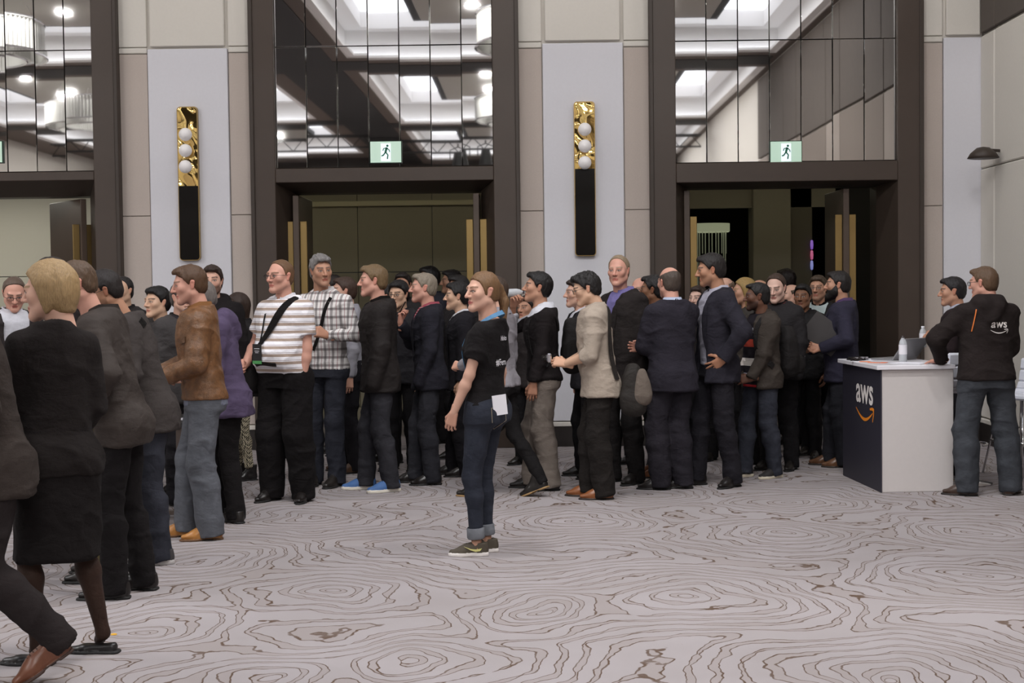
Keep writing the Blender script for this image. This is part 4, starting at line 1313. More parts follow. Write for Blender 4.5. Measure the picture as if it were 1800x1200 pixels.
    # ---- trousers or skirt
    if skirt:
        rgb, kind, zhem = skirt
        G = Grid((-.3, -.3, zhem * k), (.3, .3, 1.06 * k), res)
        kk = keys(.022, .80, 1.05)
        kk = [(zhem * k, .185 * k, .155 * k, 0, .01)] + kk
        G.loft(kk, 0)
        V, Q = G.mesh(); V = folds(V, Q, seed, .005)
        np_obj('skirt', V, Q, [cloth(rgb, kind)], root)
        G = Grid(lo, [hi[0], hi[1], .75 * k], 0.0105)
        for hp, K, an, foot, fy, fp in LG:
            G.cone(hp, K, .082 * k, .050 * k, .02)
            calf = K + (an - K) * 0.28 + np.array((0, -.012, 0))
            G.cone(K, calf, .049 * k, .052 * k, .03); G.cone(calf, an, .052 * k, .030 * k, .03)
            G.cone(an, foot + np.array((0, .07, .045)), .030 * k, .026 * k, .02)
        V, Q = G.mesh()
        np_obj('tights', V, Q, [cloth((62, 44, 36), 'sheer')], root)
    elif legs:
        rgb, kind, fit = legs
        hr, kr, ar = {'straight': (.094, .074, .068), 'slim': (.086, .058, .044), 'wide': (.102, .088, .084), 'skinny': (.086, .056, .041)}[fit]
        lw = (0.55 + 0.45 * w) * legroom
        zt = 1.035
        G = Grid((lo[0], lo[1], 0.0), (hi[0], hi[1], zt * k), res)
        hems = []
        for hp, K, an, foot, fy, fp in LG:
            G.cone(hp, K, hr * k * lw, kr * k * lw, .02)
            calf = K + (an - K) * 0.3 + np.array((0, -.010, 0))
            G.cone(K, calf, kr * k * lw, (kr + ar) * 0.52 * k * lw, .03)
            d = (an - K) / np.linalg.norm(an - K)
            end = an + d * (.09 * k if fit not in ('skinny',) else .03)
            G.cone(calf, end, (kr + ar) * 0.52 * k * lw, ar * k, .03)
            hemp = an + d * ((.055 if fit == 'slim' else .062) * k if fit != 'skinny' else -.035 * k)
            hems.append((hemp, d))
        for hemp, d in hems: carve_end(G, hemp, d, .14)
        for s in (-1, 1):
            G.ball((s * .078 * k * lw, -.040 * k, .90 * k), (.095 * k * lw, .098 * k, .105 * k), .03)
        G.loft(keys(.010, .84, zt), .03)
        G.cut(lambda X, Y, Z: Z - zt * k + 0.0 * X)
        V, Q = G.mesh()
        V = folds(V, Q, seed, .0052 if fit not in ('skinny',) else .0026,
                  [(q[1], .11, .012 if fit != 'skinny' else .005) for q in LG] + [(q[2] + np.array((0, 0, .04)), .12, .014 if fit != 'skinny' else .004) for q in LG])
        c.trousers = np_obj('trousers', V, Q, [cloth(rgb, kind)], root)
        c.hems = hems
    # ---- shoes
    if shoes:
        kind, up, sole = shoes[:3]
        me = shoe_mesh(kind)
        for hp, K, an, foot, fy, fp in LG:
            o = bpy.data.objects.new('shoe', me); link(o, root)
            sc = k * (0.97 if sex == 'm' else 0.88)
            o.scale = (sc, sc, sc)
            o.location = tuple(foot); o.rotation_euler = (-math.radians(fp), 0, math.radians(fy))
            ms = [mat('shoe_%d_%d_%d' % tuple(up), srgb(*up), 0.32 if kind in ('dress', 'flat', 'boot') else 0.7, var=0.15, vscale=12), mat('sole_%d_%d_%d' % tuple(sole), srgb(*sole), 0.7),
                  mat('lace_%d_%d_%d' % tuple(shoes[3] if len(shoes) > 3 else up), srgb(*(shoes[3] if len(shoes) > 3 else tuple(int(v * 0.6) for v in up))), 0.8)]
            for i, m_ in enumerate(ms):
                o.material_slots[i].link = 'OBJECT'; o.material_slots[i].material = m_
    # ---- upper garments, inner to outer
    for li, g in enumerate(layers):
        infl = g.get('infl', .014)
        hem = g.get('hem', .93)
        G = Grid((lo[0], lo[1], hem * k), (hi[0], hi[1], 1.60 * k), g.get('res', res))
        slv = g.get('sleeve', 'long')
        js = []
        for nm in 'RL':
            S, E, W = J[nm][:3]
            ri = infl * 0.85
            if slv == 'none': continue
            if slv == 'short':
                e = S + (E - S) * 0.78
                G.cone(S, e, .052 * k * aw + ri, .052 * k * aw + ri + .012, .02)
                carve_end(G, S + (E - S) * 0.66, E - S, .12)
            else:
                G.cone(S, E, .049 * k * aw + ri, .040 * k * aw + ri, .02)
                if slv == 'rolled':
                    G.cone(E, E + (W - E) * 0.35, .040 * k * aw + ri, .048 * k * aw + ri, .015)
                    carve_end(G, E + (W - E) * 0.28, W - E, .10)
                else:
                    G.cone(E, W + (W - E) * 0.10, .040 * k * aw + ri, .029 * k * aw + ri * 0.85, .02)
                    carve_end(G, W + (W - E) * (g.get('cuff', 0.0) if J[nm][3] else 0.5), W - E, .09)
                js.append((E, .10, .012))
        G.loft(keys(infl, hem - .03, g.get('top', 1.52), g.get('flare', 0.0)), g.get('k', .045), 2.3)
        if hem < .93:
            for s in (-1, 1):
                G.ball((s * .072 * k, -.038 * k, .90 * k), (.092 * k + infl * .4, .100 * k + infl * .5, .105 * k + infl), .03)
            for hp, K, an, foot, fy, fp in LG:
                e_ = hp + (K - hp) * 0.45
                G.cone(hp, e_, .090 * k + infl * .3, .080 * k + infl * .5, .03)
        if g.get('hood'):
            G.cone((sx - .075 * k, sy - .065, 1.505 * k), (sx + .075 * k, sy - .065, 1.505 * k), .060, .060, .025)
            G.cone((sx - .085 * k, sy - .03, 1.50 * k), (sx - .055 * k, sy + .065, 1.455 * k), .042, .028, .03)
            G.cone((sx + .085 * k, sy - .03, 1.50 * k), (sx + .055 * k, sy + .065, 1.455 * k), .042, .028, .03)
            G.cone((sx - .04, sy - .100, 1.475 * k), (sx, sy - .128, 1.385 * k), .066, .050, .022)
            G.cone((sx + .04, sy - .100, 1.475 * k), (sx, sy - .128, 1.385 * k), .066, .050, .022)
        tp = g.get('top', 1.52)
        nd = g.get('neck', 0.35)      # how far the neckline drops to the front
        G.cut(lambda X, Y, Z: np.maximum(hem * k - Z, (Z - (tp - .005) * k - nd * np.clip(-(Y - sy) + 0.0, -.2, .05) if not g.get('hood') else Z - 1.60 * k)))
        op = g.get('open')
        if op:            # list of (z, halfwidth): wedge left open at the front
            oz = np.array(sorted(op))
            def wedge(X, Y, Z):
                hw = np.interp(Z, oz[:, 0] * k, oz[:, 1] * k)
                hw = np.where((Z < oz[0, 0] * k - 1e-6) | (Z > oz[-1, 0] * k + .1), -0.02, hw)
                xc = lx * np.clip((Z / k - .93) / .49, 0, 1.3) + g.get('ox', 0)
                yc = ly * np.clip((Z / k - .93) / .49, 0, 1.3)
                return np.minimum(hw - np.abs(X - xc), (Y - yc) - .0)
            G.cut(wedge)
        V, Q = G.mesh()
        V = folds(V, Q, seed, .0055, js)
        o = np_obj(g.get('name', 'shirt'), V, Q, [cloth(g['rgb'], g.get('kind', 'plain'))], root)
        c.parts[g.get('name', 'shirt')] = o
        c.V, c.Q = V, Q
        c.outer = o
        if g.get('collar'):
            collar(c, sx, sy, g['collar'], cloth(g['collar_rgb'] if 'collar_rgb' in g else g['rgb'], 'plain'), o)
        c.bvh = BVHTree.FromPolygons([tuple(v) for v in V], [tuple(int(i) for i in q) for q in Q]) if (g.get('bvh', True)) else None
        if op and g.get('lapel'):
            lp = g['lapel']
            for s in (-1, 1):
                zs = np.linspace(max(oz[0, 0], lp), 1.475, 9)
                pts = []
                for z in zs:
                    hw = np.interp(z, oz[:, 0], oz[:, 1]) * k
                    a_ = axis(z * k)
                    pts.append((a_[0] + s * (hw + .022), a_[1] + .3, z * k))
                patch(c, pts, [.012 + .05 * math.sin(math.pi * min(1, i / 7.5)) for i in range(9)], cloth(g['rgb'], g.get('kind', 'plain')), 'lapel', o, .004, front=True)
    return c

def collar(c, sx, sy, style, m_, parent):
    """folded shirt collar as a band round the neck"""
    k = c.k
    vs, fs = [], []
    n = 26
    g0 = 0.20 if style == 'open' else 0.10
    prof = [(.060, 1.486, 0), (.0650, 1.536, 0), (.070, 1.541, 0), (.089, 1.490, 1)]
    for i in range(n + 1):
        a = math.pi / 2 + g0 + (2 * math.pi - 2 * g0) * i / n
        fr = max(0, math.sin(a))
        for r, z, o in prof:
            zz = z - .032 * fr - (.022 * fr * o)
            rr = r + .006 * fr * o
            vs.append((sx + rr * k * math.cos(a) * 1.02, sy - .012 + rr * k * math.sin(a) * 1.08, zz * k))
    m = len(prof)
    for i in range(n):
        for j in range(m - 1):
            a = i * m + j
            fs.append((a, a + m, a + m + 1, a + 1))
    mesh_obj('collar', vs, fs, m_, parent, True)

def patch(c, pts, width, material, name, parent, off=.004, front=False, direction=None, thick=.003):
    """band laid on the outer garment through approximate points"""
    P, U = [], []
    for p in pts:
        p = Vector(p)
        if front or direction is not None:
            d = Vector(direction) if direction is not None else Vector((0, -1, 0))
            hit = c.bvh.ray_cast(p - d * 0.4, d)
            if hit[0] is None: hit = c.bvh.find_nearest(p)
        else:
            hit = c.bvh.find_nearest(p)
        P.append(hit[0] + hit[1] * off); U.append(hit[1])
    for _ in range(2):
        U = [(U[max(i - 1, 0)] + U[i] * 2 + U[min(i + 1, len(U) - 1)]).normalized() for i in range(len(U))]
    for _ in range(2):
        P = [P[i] if i in (0, len(P) - 1) else (P[i - 1] + P[i] * 2 + P[i + 1]) / 4 + U[i] * .0012 for i in range(len(P))]
    m = MB().ribbon(P, U, width, thick)
    o = m.build(name, material, parent)
    return o
def path3(pts, n=18):
    """resample a poly-line smoothly"""
    pts = np.array(pts, float)
    d = np.r_[0, np.cumsum(np.linalg.norm(np.diff(pts, axis=0), axis=1))]
    t = np.linspace(0, d[-1], n)
    return np.stack([np.interp(t, d, pts[:, i]) for i in range(3)], 1)
def lanyard(c, rgb=(26, 24, 26), zb=1.08, badge=None, width=.017, x=0.0, text=None):
    k = c.k
    sx, sy = c.axis(1.45 * k)
    bx, by = c.axis(zb * k)
    m_ = cloth(rgb, 'plain')
    for s in (-1, 1):
        P, U = [], []
        for i in range(7):          # round the neck
            t = i / 6
            a_ = -math.pi / 2 + s * (0.06 + 2.2 * t)
            r_ = (.074 + .012 * t) * k
            P.append(Vector((sx + r_ * math.cos(a_), sy - .012 + r_ * 1.06 * math.sin(a_), (1.528 - .075 * t ** 1.5) * k)))
            U.append(Vector((math.cos(a_), math.sin(a_), .75)).normalized())
        e_ = P[-1]
        for i in range(1, 9):
            t = i / 8
            q_ = Vector((e_.x + (bx + x + s * .010 - e_.x) * t, sy + .5, e_.z + (zb * k - e_.z) * t))
            h_ = c.bvh.ray_cast(q_, Vector((0, -1, 0)))
            y_ = h_[0].y if h_[0] is not None else e_.y
            P.append(Vector((q_.x, max(y_, e_.y) + .007, q_.z))); U.append(Vector((s * .15, 1, .15)).normalized())
        for _ in range(2): P = [P[i] if i in (0, len(P) - 1) else (P[i - 1] + P[i] * 2 + P[i + 1]) / 4 for i in range(len(P))]
        MB().ribbon(P, U, width, .003).build('lanyard', m_, c.root)
    if badge:
        rgb2, w_, h_ = badge[:3]
        hit = c.bvh.ray_cast(Vector((bx + x, by + .6, (zb - .06) * k)), Vector((0, -1, 0)))
        y = hit[0].y if hit[0] is not None else by + .15
        m = MB(); m.box(bx + x - w_ / 2, bx + x + w_ / 2, y + .012, y + .016, zb * k - h_, zb * k)
        o = m.build('badge', mat('badge_%d_%d_%d' % rgb2, srgb(*rgb2), 0.4), c.root)
        if len(badge) > 3:
            m = MB(); m.box(bx + x - w_ / 2 - .001, bx + x + w_ / 2 + .001, y + .0115, y + .0175, zb * k - h_, zb * k - h_ * 0.84)
            m.build('badge_strip', mat('badge_%d_%d_%d' % badge[3], srgb(*badge[3]), 0.5), o)
            m = MB()
            for i, (a, b) in enumerate(((.78, .6), (.66, .5), (.58, .36))): m.box(bx + x - w_ * b / 2, bx + x + w_ * b / 2, y + .016, y + .0172, zb * k - h_ * (1 - a) - .004, zb * k - h_ * (1 - a))
            m.build('badge_print', M_PAPER, o)
def text_mesh(body, size, bold=0.0):
    cu = bpy.data.curves.new('lettering', 'FONT'); cu.body = body; cu.size = size; cu.align_x = 'CENTER'; cu.align_y = 'CENTER'; cu.offset = bold; cu.resolution_u = 3
    o = bpy.data.objects.new('lettering', cu); COL.objects.link(o)
    dg = bpy.context.evaluated_depsgraph_get(); dg.update()
    me = bpy.data.meshes.new_from_object(o.evaluated_get(dg))
    bpy.data.objects.remove(o, do_unlink=True)
    V = np.array([v.co[:] for v in me.vertices]); Fc = [tuple(p.vertices) for p in me.polygons]
    bpy.data.meshes.remove(me)
    return V, Fc
def print_on(c, V, Fc, origin, right, up, name, material, parent, off=.003):
    """flat print laid on the outer garment: raycast every vertex along the print's normal"""
    right = Vector(right).normalized(); up = Vector(up).normalized(); nrm = right.cross(up)
    out = []
    for v in V:
        p = Vector(origin) + right * v[0] + up * v[1]
        h_ = c.bvh.ray_cast(p + nrm * 0.5, -nrm)
        out.append((h_[0] + nrm * off) if h_[0] is not None else p)
    return mesh_obj(name, out, Fc, material, parent)
def smile(w):
    """curved arrow under the letters, as polygons in a flat plane of width w"""
    n = 18
    V, Fs = [], []
    for i in range(n + 1):
        t = i / n
        x = -0.5 + 0.96 * t
        y = -0.20 * math.sin(math.pi * (0.06 + 0.86 * t)) ** 1.0 - 0.02 * t
        th = 0.050 * math.sin(math.pi * min(1, 0.10 + 0.80 * t)) + 0.006
        V += [(x * w, (y + th / 2) * w, 0), (x * w, (y - th / 2) * w, 0)]
    for i in range(n): Fs.append((2 * i, 2 * i + 1, 2 * i + 3, 2 * i + 2))
    b = len(V)
    pts = [(0.30, 0.035), (0.44, 0.060), (0.54, 0.045), (0.535, -0.06), (0.47, -0.20), (0.445, -0.185), (0.488, -0.06), (0.485, 0.0), (0.43, 0.008), (0.31, 0.0)]
    V += [(x * w, (y - 0.03) * w, 0) for x, y in pts]
    Fs.append((b + 7, b + 8, b + 9, b + 0, b + 1)); Fs.append((b + 7, b + 1, b + 2, b + 3)); Fs.append((b + 7, b + 3, b + 6)); Fs.append((b + 3, b + 4, b + 5, b + 6))
    return np.array(V), Fs

def soft_bag(c, name, lo, hi, rgb, kind='shell', parent=None, n=3.2, seed=5, amp=.006, taper=0.0):
    """soft rounded bag filling the box lo-hi (person's own axes)"""
    lo = np.array(lo, float); hi = np.array(hi, float); ce = (lo + hi) / 2; r = (hi - lo) / 2
    G = Grid(lo - .01, hi + .01, .011)
    X = (G.ax[0][:, None, None] - ce[0]) / r[0]; Y = (G.ax[1][None, :, None] - ce[1]) / r[1]; Z = (G.ax[2][None, None, :] - ce[2]) / r[2]
    f = 1 - taper * np.clip(Z * 0.5 + 0.5, 0, 1)
    G.g[:] = (((np.abs(X / f) ** n + np.abs(Y / f) ** n + np.abs(Z) ** n) ** (1 / n)) - 1) * min(r)
    V, Q = G.mesh(); V = folds(V, Q, seed, amp)
    return np_obj(name, V, Q, [cloth(rgb, kind)], parent or c.root)
# ------------------------------------------------------------------ counter, stools, registration table
M_LAM = mat('white_laminate', srgb(206, 200, 198), 0.45, var=0.03, vscale=30)
M_LAMTOP = mat('white_laminate_top', srgb(232, 230, 236), 0.25)
M_NAVY = mat('navy_vinyl', srgb(42, 40, 52), 0.55, var=0.05)
M_LOGO = mat('logo_white', srgb(232, 226, 222), 0.6)
M_ORANGE = mat('logo_orange', srgb(232, 138, 30), 0.55)
A, B_, C_ = ground(1551, 866), ground(1487, 835), ground(1673, 862)
ux = (C_ - A); cw = ux.length; ux.normalize()
uy = (B_ - A); cd = uy.length
cang = 0.15 * math.atan2(ux.y, ux.x) + 0.85 * (math.atan2(uy.y, uy.x) - math.pi / 2)
CH = 0.985
counter = empty('reception_counter', (A.x, A.y, 0), cang)
tag(counter, 'white reception counter with dark branded front panel beside the doorway', 'counter')
box('body', (0.0, cw, 0.012, cd, 0.0, CH - 0.035), M_LAM, counter, 0.004)
box('front_panel', (-0.010, 0.0, 0.004, cd, 0.0, CH - 0.036), M_NAVY, counter, 0.002)
box('top', (-0.045, cw + 0.005, -0.02, cd + 0.03, CH - 0.034, CH), M_LAMTOP, counter, 0.004)
def flat_logo(parent, fn, s, mat_t, mat_s, bold=0.0):
    V, Fc = text_mesh('aws', s, bold)
    V[:, 0] *= 1.0
    wl = np.ptp(V[:, 0])
    mesh_obj('logo_letters', [fn(v[0], v[1] + s * 0.30) for v in V], Fc, mat_t, parent)
    V2, F2 = smile(wl * 1.02)
    mesh_obj('logo_arrow', [fn(v[0], v[1] - s * 0.12) for v in V2], F2, mat_s, parent)
cy = cd * 0.40
lz = CH - 0.30
flat_logo(counter, lambda u, v: (-0.0125, cy - u, lz + v - 0.02), 0.30, M_LOGO, M_ORANGE, 0.006)

def cpt(u, v):      # point on the counter top, in metres along its width and depth
    return Matrix.Rotation(cang, 3, 'Z') @ Vector((u, v, 0)) + Vector((A.x, A.y, CH))
# laptop seen from behind its lid
lp = empty('laptop', cpt(0.36, cd * 0.80), cang + math.radians(35)); tag(lp, 'open silver laptop on the white counter behind the bottle', 'laptop')
M_ALU = mat('aluminium', srgb(150, 150, 152), 0.4, metal=0.6)
box('keyboard_base', (-0.16, 0.16, -0.11, 0.11, 0.0, 0.016), M_ALU, lp, 0.004)
m = MB(); m.box(-0.16, 0.16, -0.004, 0.004, 0.0, 0.215, bev=0.002); o = m.build('screen_lid', M_ALU, lp); o.location = (0, -0.108, 0.012); o.rotation_euler = (math.radians(38), 0, 0)
m = MB(); m.box(-0.15, 0.15, 0.004, 0.005, 0.012, 0.205); o2 = m.build('screen', mat('screen_dark', srgb(40, 42, 48), 0.2), o)
def bottle(loc, label, rot=None, parent_scale=1.0, cap=(40, 40, 44), lab=True, r=0.032, h=0.20):
    b = empty('water_bottle', loc); tag(b, label, 'bottle')
    if rot is not None: b.rotation_euler = rot
    mp = NT('clear_plastic').set(color=(0.86, 0.89, 0.93, 1), rough=0.08, trans=0.55, ior=1.25) if 'clear_plastic' not in _MATS else None
    if mp: _MATS['clear_plastic'] = mp.m
    m = MB(); m.lathe([(0.001, 0), (r * .9, 0.002), (r, 0.01), (r * .96, h * .2), (r, h * .3), (r, h * .66), (r * .8, h * .8), (r * .42, h * .9), (r * .42, h * .95)], 20); m.build('bottle_body', _MATS['clear_plastic'], b, True)
    m = MB(); m.lathe([(r * .46, h * .93), (r * .46, h * 1.0), (0.001, h * 1.0)], 16); m.build('cap', mat('cap_%d' % cap[0], srgb(*cap), 0.4), b, True)
    if lab: m = MB(); m.lathe([(r * 1.015, h * .3), (r * 1.015, h * .66)], 20); m.build('paper_label', M_PAPER, b, True)
    return b
bottle(cpt(0.30, cd * 0.40), 'clear water bottle with white label standing on the counter', cap=(44, 36, 34), h=0.21)
rg = random.Random(8)
for i, (u, v, w_, h_, c_, nm) in enumerate(((0.02, .62, .11, .15, (226, 224, 230), 'white printed card lying at the front edge of the counter'), (0.10, .70, .10, .14, (214, 214, 222), 'white card under the pile of lanyards on the counter'),
                                         (0.30, .22, .26, .19, (228, 227, 235), 'large white sheet in the middle of the counter'), (0.44, .14, .12, .16, (222, 222, 230), 'white sheet beside the hand on the counter'),
                                         (0.06, .38, .09, .05, (226, 112, 40), 'orange badge card nearest the bottle on the counter'), (0.03, .52, .08, .05, (230, 122, 46), 'orange badge card beside the black lanyards on the counter'),
                                         (0.12, .33, .07, .05, (224, 104, 36), 'small orange badge card under the bottle edge'))):
    p = cpt(u, v * cd)
    o = box('paper_card', (-w_ / 2, w_ / 2, -h_ / 2, h_ / 2, 0, 0.003), mat('card_%d_%d_%d' % c_, srgb(*c_), 0.7)); o.location = (p.x, p.y, p.z + 0.0008 * (i % 4)); o.rotation_euler = (0, 0, rg.uniform(-1, 1))
    tag(o, nm, 'card', 'cards strewn on the counter')
for i, (u, v, c_) in enumerate(((0.03, .80, (40, 36, 36)), (0.06, .72, (150, 146, 150)), (0.02, .66, (52, 46, 44)))):
    p = cpt(u, v * cd); pts = []
    for t in range(40):
        a = t * 0.55
        pts.append((0.05 * math.cos(a) * (1 + 0.4 * math.sin(t * 1.7)), 0.07 * math.sin(a * 1.13) * (1 + 0.3 * math.cos(t)), 0.010 + 0.016 * (1 + math.sin(t * 0.9)) / 2))
    m = MB(); m.tube(pts, 0.006, 5)
    o = m.build('lanyard_coil', cloth(c_), loc=(p.x, p.y, p.z - 0.004)); tag(o, ['black lanyard heaped at the far end of the counter', 'grey lanyard heaped on the counter top', 'brown-black lanyard tangled at the counter front corner'][i], 'lanyard', 'lanyards heaped on the counter')

M_WHITEVINYL = mat('white_vinyl', srgb(214, 216, 226), 0.45)
def stool(loc, rz, seat_z, label, style):
    e = empty('bar_stool', loc, rz); tag(e, label, 'stool', 'white ribbed stools by the counter')
    # ribbed shell: seat bending up into a low back
    prof = [(-0.19, 0.0), (-0.10, -0.012), (0.0, -0.015), (0.10, -0.005), (0.165, 0.03), (0.195, 0.10), (0.215, 0.20), (0.23, 0.30)]
    n = len(prof)
    for i in range(n - 1):
        (y0, z0), (y1, z1) = prof[i], prof[i + 1]
        dy, dz = y1 - y0, z1 - z0; L = math.hypot(dy, dz)
        m = MB(); m.box(-0.21, 0.21, -L / 2 + 0.002, L / 2 - 0.002, -0.022, 0.022, bev=0.012)
        o = m.build('cushion_rib', M_WHITEVINYL, e, True); auto_smooth(o, 60)
        o.location = (0, (y0 + y1) / 2, seat_z + (z0 + z1) / 2); o.rotation_euler = (math.atan2(dz, dy), 0, 0)
    if style == 'pole':
        m = MB(); m.lathe([(0.001, 0.0), (0.20, 0.0), (0.205, 0.012), (0.05, 0.035), (0.03, 0.06), (0.028, 0.35), (0.022, 0.36), (0.022, seat_z - 0.03), (0.08, seat_z - 0.025)], 24); m.build('pedestal', M_CHROME, e, True)
        m = MB(); m.tube([(0.17 * math.sin(t), -0.17 * math.cos(t) - 0.02, 0.32) for t in [math.pi * (-0.8 + 1.6 * i / 16) for i in range(17)]], 0.010, 8); m.tube([(0, 0, 0.32), (0, -0.19, 0.32)], 0.010, 8); m.build('foot_rest', M_CHROME, e, True)
    else:
        for sx in (-1, 1):
            for sy in (-1, 1):
                m = MB(); m.tube([(sx * 0.12, sy * 0.12, seat_z - 0.03), (sx * 0.22, sy * 0.22, 0.0)], 0.009, 8); m.build('leg', M_CHROME, e, True)
        m = MB(); m.tube([(0.18, 0.18, 0.28), (-0.18, 0.18, 0.28), (-0.18, -0.18, 0.28), (0.18, -0.18, 0.28), (0.18, 0.18, 0.28)], 0.007, 6); m.build('foot_ring', M_CHROME, e, True)
g = ground(1698, 850); stool((g.x, g.y, 0), math.radians(180), 0.765, 'white bar stool on a chrome pole between the counter and the hooded sweatshirt', 'pole')
g = ground(1800, 832); stool((g.x - .02, g.y, 0), math.radians(-62), 0.66, 'white ribbed chair with thin legs by the side wall at the picture edge', 'legs')

# registration table on the other side, mostly behind the queue
tb = empty('registration_table', (0, 0, 0)); tag(tb, 'dark registration table with grey metal legs behind the leaning queue', 'table')
e1 = ground(326, 930)
M_TLEG = mat('grey_metal_leg', srgb(92, 80, 74), 0.45, metal=0.3)
TX0, TX1, TY0, TY1, TZ = e1.x - 3.0, e1.x + 0.03, e1.y - 0.02, e1.y + 0.68, 0.73
box('tabletop', (TX0, TX1, TY0, TY1, TZ - 0.03, TZ), mat('table_black', srgb(40, 36, 35), 0.5), tb, 0.004)
for x_ in (TX0 + 0.05, TX1 - 0.06, (TX0 + TX1) / 2):
    for y_ in (TY0 + 0.03, TY1 - 0.03):
        box('leg', (x_ - 0.02, x_ + 0.02, y_ - 0.02, y_ + 0.02, 0, TZ - 0.03), M_TLEG, tb, 0.003)
    box('stretcher', (x_ - 0.015, x_ + 0.015, TY0 + 0.03, TY1 - 0.03, 0.10, 0.13), M_TLEG, tb, 0.003)
box('stretcher', (TX0 + 0.05, TX1 - 0.06, TY0 + 0.015, TY0 + 0.045, 0.10, 0.13), M_TLEG, tb, 0.003)
for i, (px_, dy, nm) in enumerate(((12, 0.1, 'white form at the front of the registration table'), (22, 0.35, 'white form further back on the registration table'), (292, 0.3, 'printed slip on the end of the registration table'))):
    p = ground(px_, 752, TZ)
    o = box('paper_sheet', (-0.11, 0.11, -0.08, 0.08, 0, 0.003), M_PAPER); o.location = (p.x, TY0 + dy, TZ + 0.0005); o.rotation_euler = (0, 0, 0.3 * i); tag(o, nm, 'paper', 'papers on the registration table')
# a yellow sticker lying on the carpet
g = ground(200, 1115); m = MB(); m.lathe([(0.016, 0.0), (0.014, 0.003), (0.001, 0.003)], 10); o = m.build('sticker', mat('sticker_yellow', srgb(214, 160, 40), 0.6), loc=(g.x, g.y, 0.0005)); tag(o, 'tiny yellow sticker lying on the carpet by the black flat shoe', 'sticker')
# ------------------------------------------------------------------ the queue
BLK = (26, 23, 23); NAVY = (40, 40, 52); DKG = (52, 48, 48); WHT = (214, 214, 222); JEAN = (52, 56, 72)
def suit(rgb, kind='plain', v=1.04, hem=.80, w_=.075, infl=.024, **kw):
    return dict(dict(name='blazer', rgb=rgb, kind=kind, infl=infl, hem=hem, open=[(v, .0), (1.46, w_)], lapel=v, flare=.012), **kw)
def shirt(rgb, kind='plain', hem=.93, **kw):
    return dict(dict(name='shirt', rgb=rgb, kind=kind, infl=.010, hem=hem, collar='open', bvh=True), **kw)
def tee(rgb, **kw):
    return dict(dict(name='t_shirt', rgb=rgb, infl=.009, hem=.93, sleeve='short', neck=.25), **kw)
def coat(rgb, kind='shell', **kw):
    return dict(dict(name='jacket', rgb=rgb, kind=kind, infl=.032, hem=.82, collar='open'), **kw)
def at_depth(px, d):     # ground pixel row for a person standing d metres away
    y0 = 505 - ROLL * (px - 900)
    return y0 + F * CAMZ / d
def bg(label, px, top, d, yaw, **kw):      # someone further back, height read from the top of the head
    y0 = 505 - ROLL * (px - 900)
    return person(label, px, y0 + F * CAMZ / d, CAMZ + (y0 - top) * d / F, yaw, **kw)
BROWN_SHOE = ('dress', (128, 76, 42), (40, 30, 24)); BLACK_SHOE = ('dress', (26, 22, 21), (18, 16, 15))
DS = ('sneaker', (40, 38, 40), (190, 186, 180), (60, 58, 58))

# -- passer-by at the very edge
c = person('person in dark suit striding out past the picture edge, one brown shoe lifting', 4, 1200, 1.80, 96, hair=('short', BLK), layers=[shirt(WHT), suit((62, 54, 50), hem=.78)], legs=((44, 38, 38), 'plain', 'straight'),
           shoes=('dress', (104, 62, 42), (60, 40, 32)), L=dict(p='front', w=(.14, .24, 1.04)), R='down', feet=[(.10, .34, -4), (-.10, -.20, 4, .09, 30)], lean=(0, .10), res=.011)
# -- blonde woman, back turned
c = person('person in black top, black skirt and flat black shoes, back turned', 106, 1160, 1.755, 12, tone='fair', sex='f', w=1.03, hair=('bob', (172, 142, 100), .022), head=(58, 6, 0), res=.0095, hs=1.04,
           layers=[dict(name='top', rgb=(34, 29, 28), infl=.022, hem=.835, neck=.15, flare=.012, fold=.006)], skirt=((28, 24, 24), 'plain', .46), shoes=('flat', (26, 23, 23), (20, 18, 18)),
           R=dict(p='front', w=(.15, .22, .98), pole=(.3, -.6, -1)), L=dict(p='front', w=(.10, .25, 1.0), pole=(.2, -.5, -1)), feet=[(.20, .03, 56), (-.10, -.02, 54)])
sx_, sy_ = c.axis(1.47 * c.k)
m = MB(); m.tube([(sx_ + .082 * math.cos(t), sy_ - .012 + .075 * math.sin(t), 1.465 * c.k + .012 * (1 - math.sin(t)) / 2) for t in [2 * math.pi * i / 24 for i in range(25)]], .014, 8); m.build('neckband', cloth((92, 80, 76)), c.root, True)
# -- people leaning over the registration table
c = person('person in black sweater and khaki trousers leaning over the registration table', 176, 1016, 1.82, 70, tone='tan', hair=('low_tail', (40, 30, 28), .014), head=(15, 10, 0), lean=(0, .13), head_fwd=.11, layers=[dict(name='sweater', rgb=(36, 30, 30), infl=.02, hem=.9)],
           legs=((112, 102, 70), 'plain', 'straight'), shoes=BLACK_SHOE, L='front', R='front')
c = person('person in dark waxed jacket and black trousers, hand at the jacket pocket', 222, 1044, 1.80, 74, tone='ruddy', hair=('short', (96, 74, 56), .007), head=(22, 16, 0), lean=(0.0, .10), head_fwd=.12, w=.92, layers=[shirt((150, 150, 160)), coat((66, 58, 54), 'shell', hem=.80, infl=.028)],
           legs=((28, 25, 26), 'plain', 'straight'), shoes=BLACK_SHOE, L=dict(w=(.215, .12, .99), pole=(.8, -1, 0), pose='relaxed', dir=(-.3, .7, -.6)), R='front', res=.0105, feet=[(.11, -.06, -5), (-.11, .03, 8)])
lanyard(c, (40, 40, 44), 1.12)
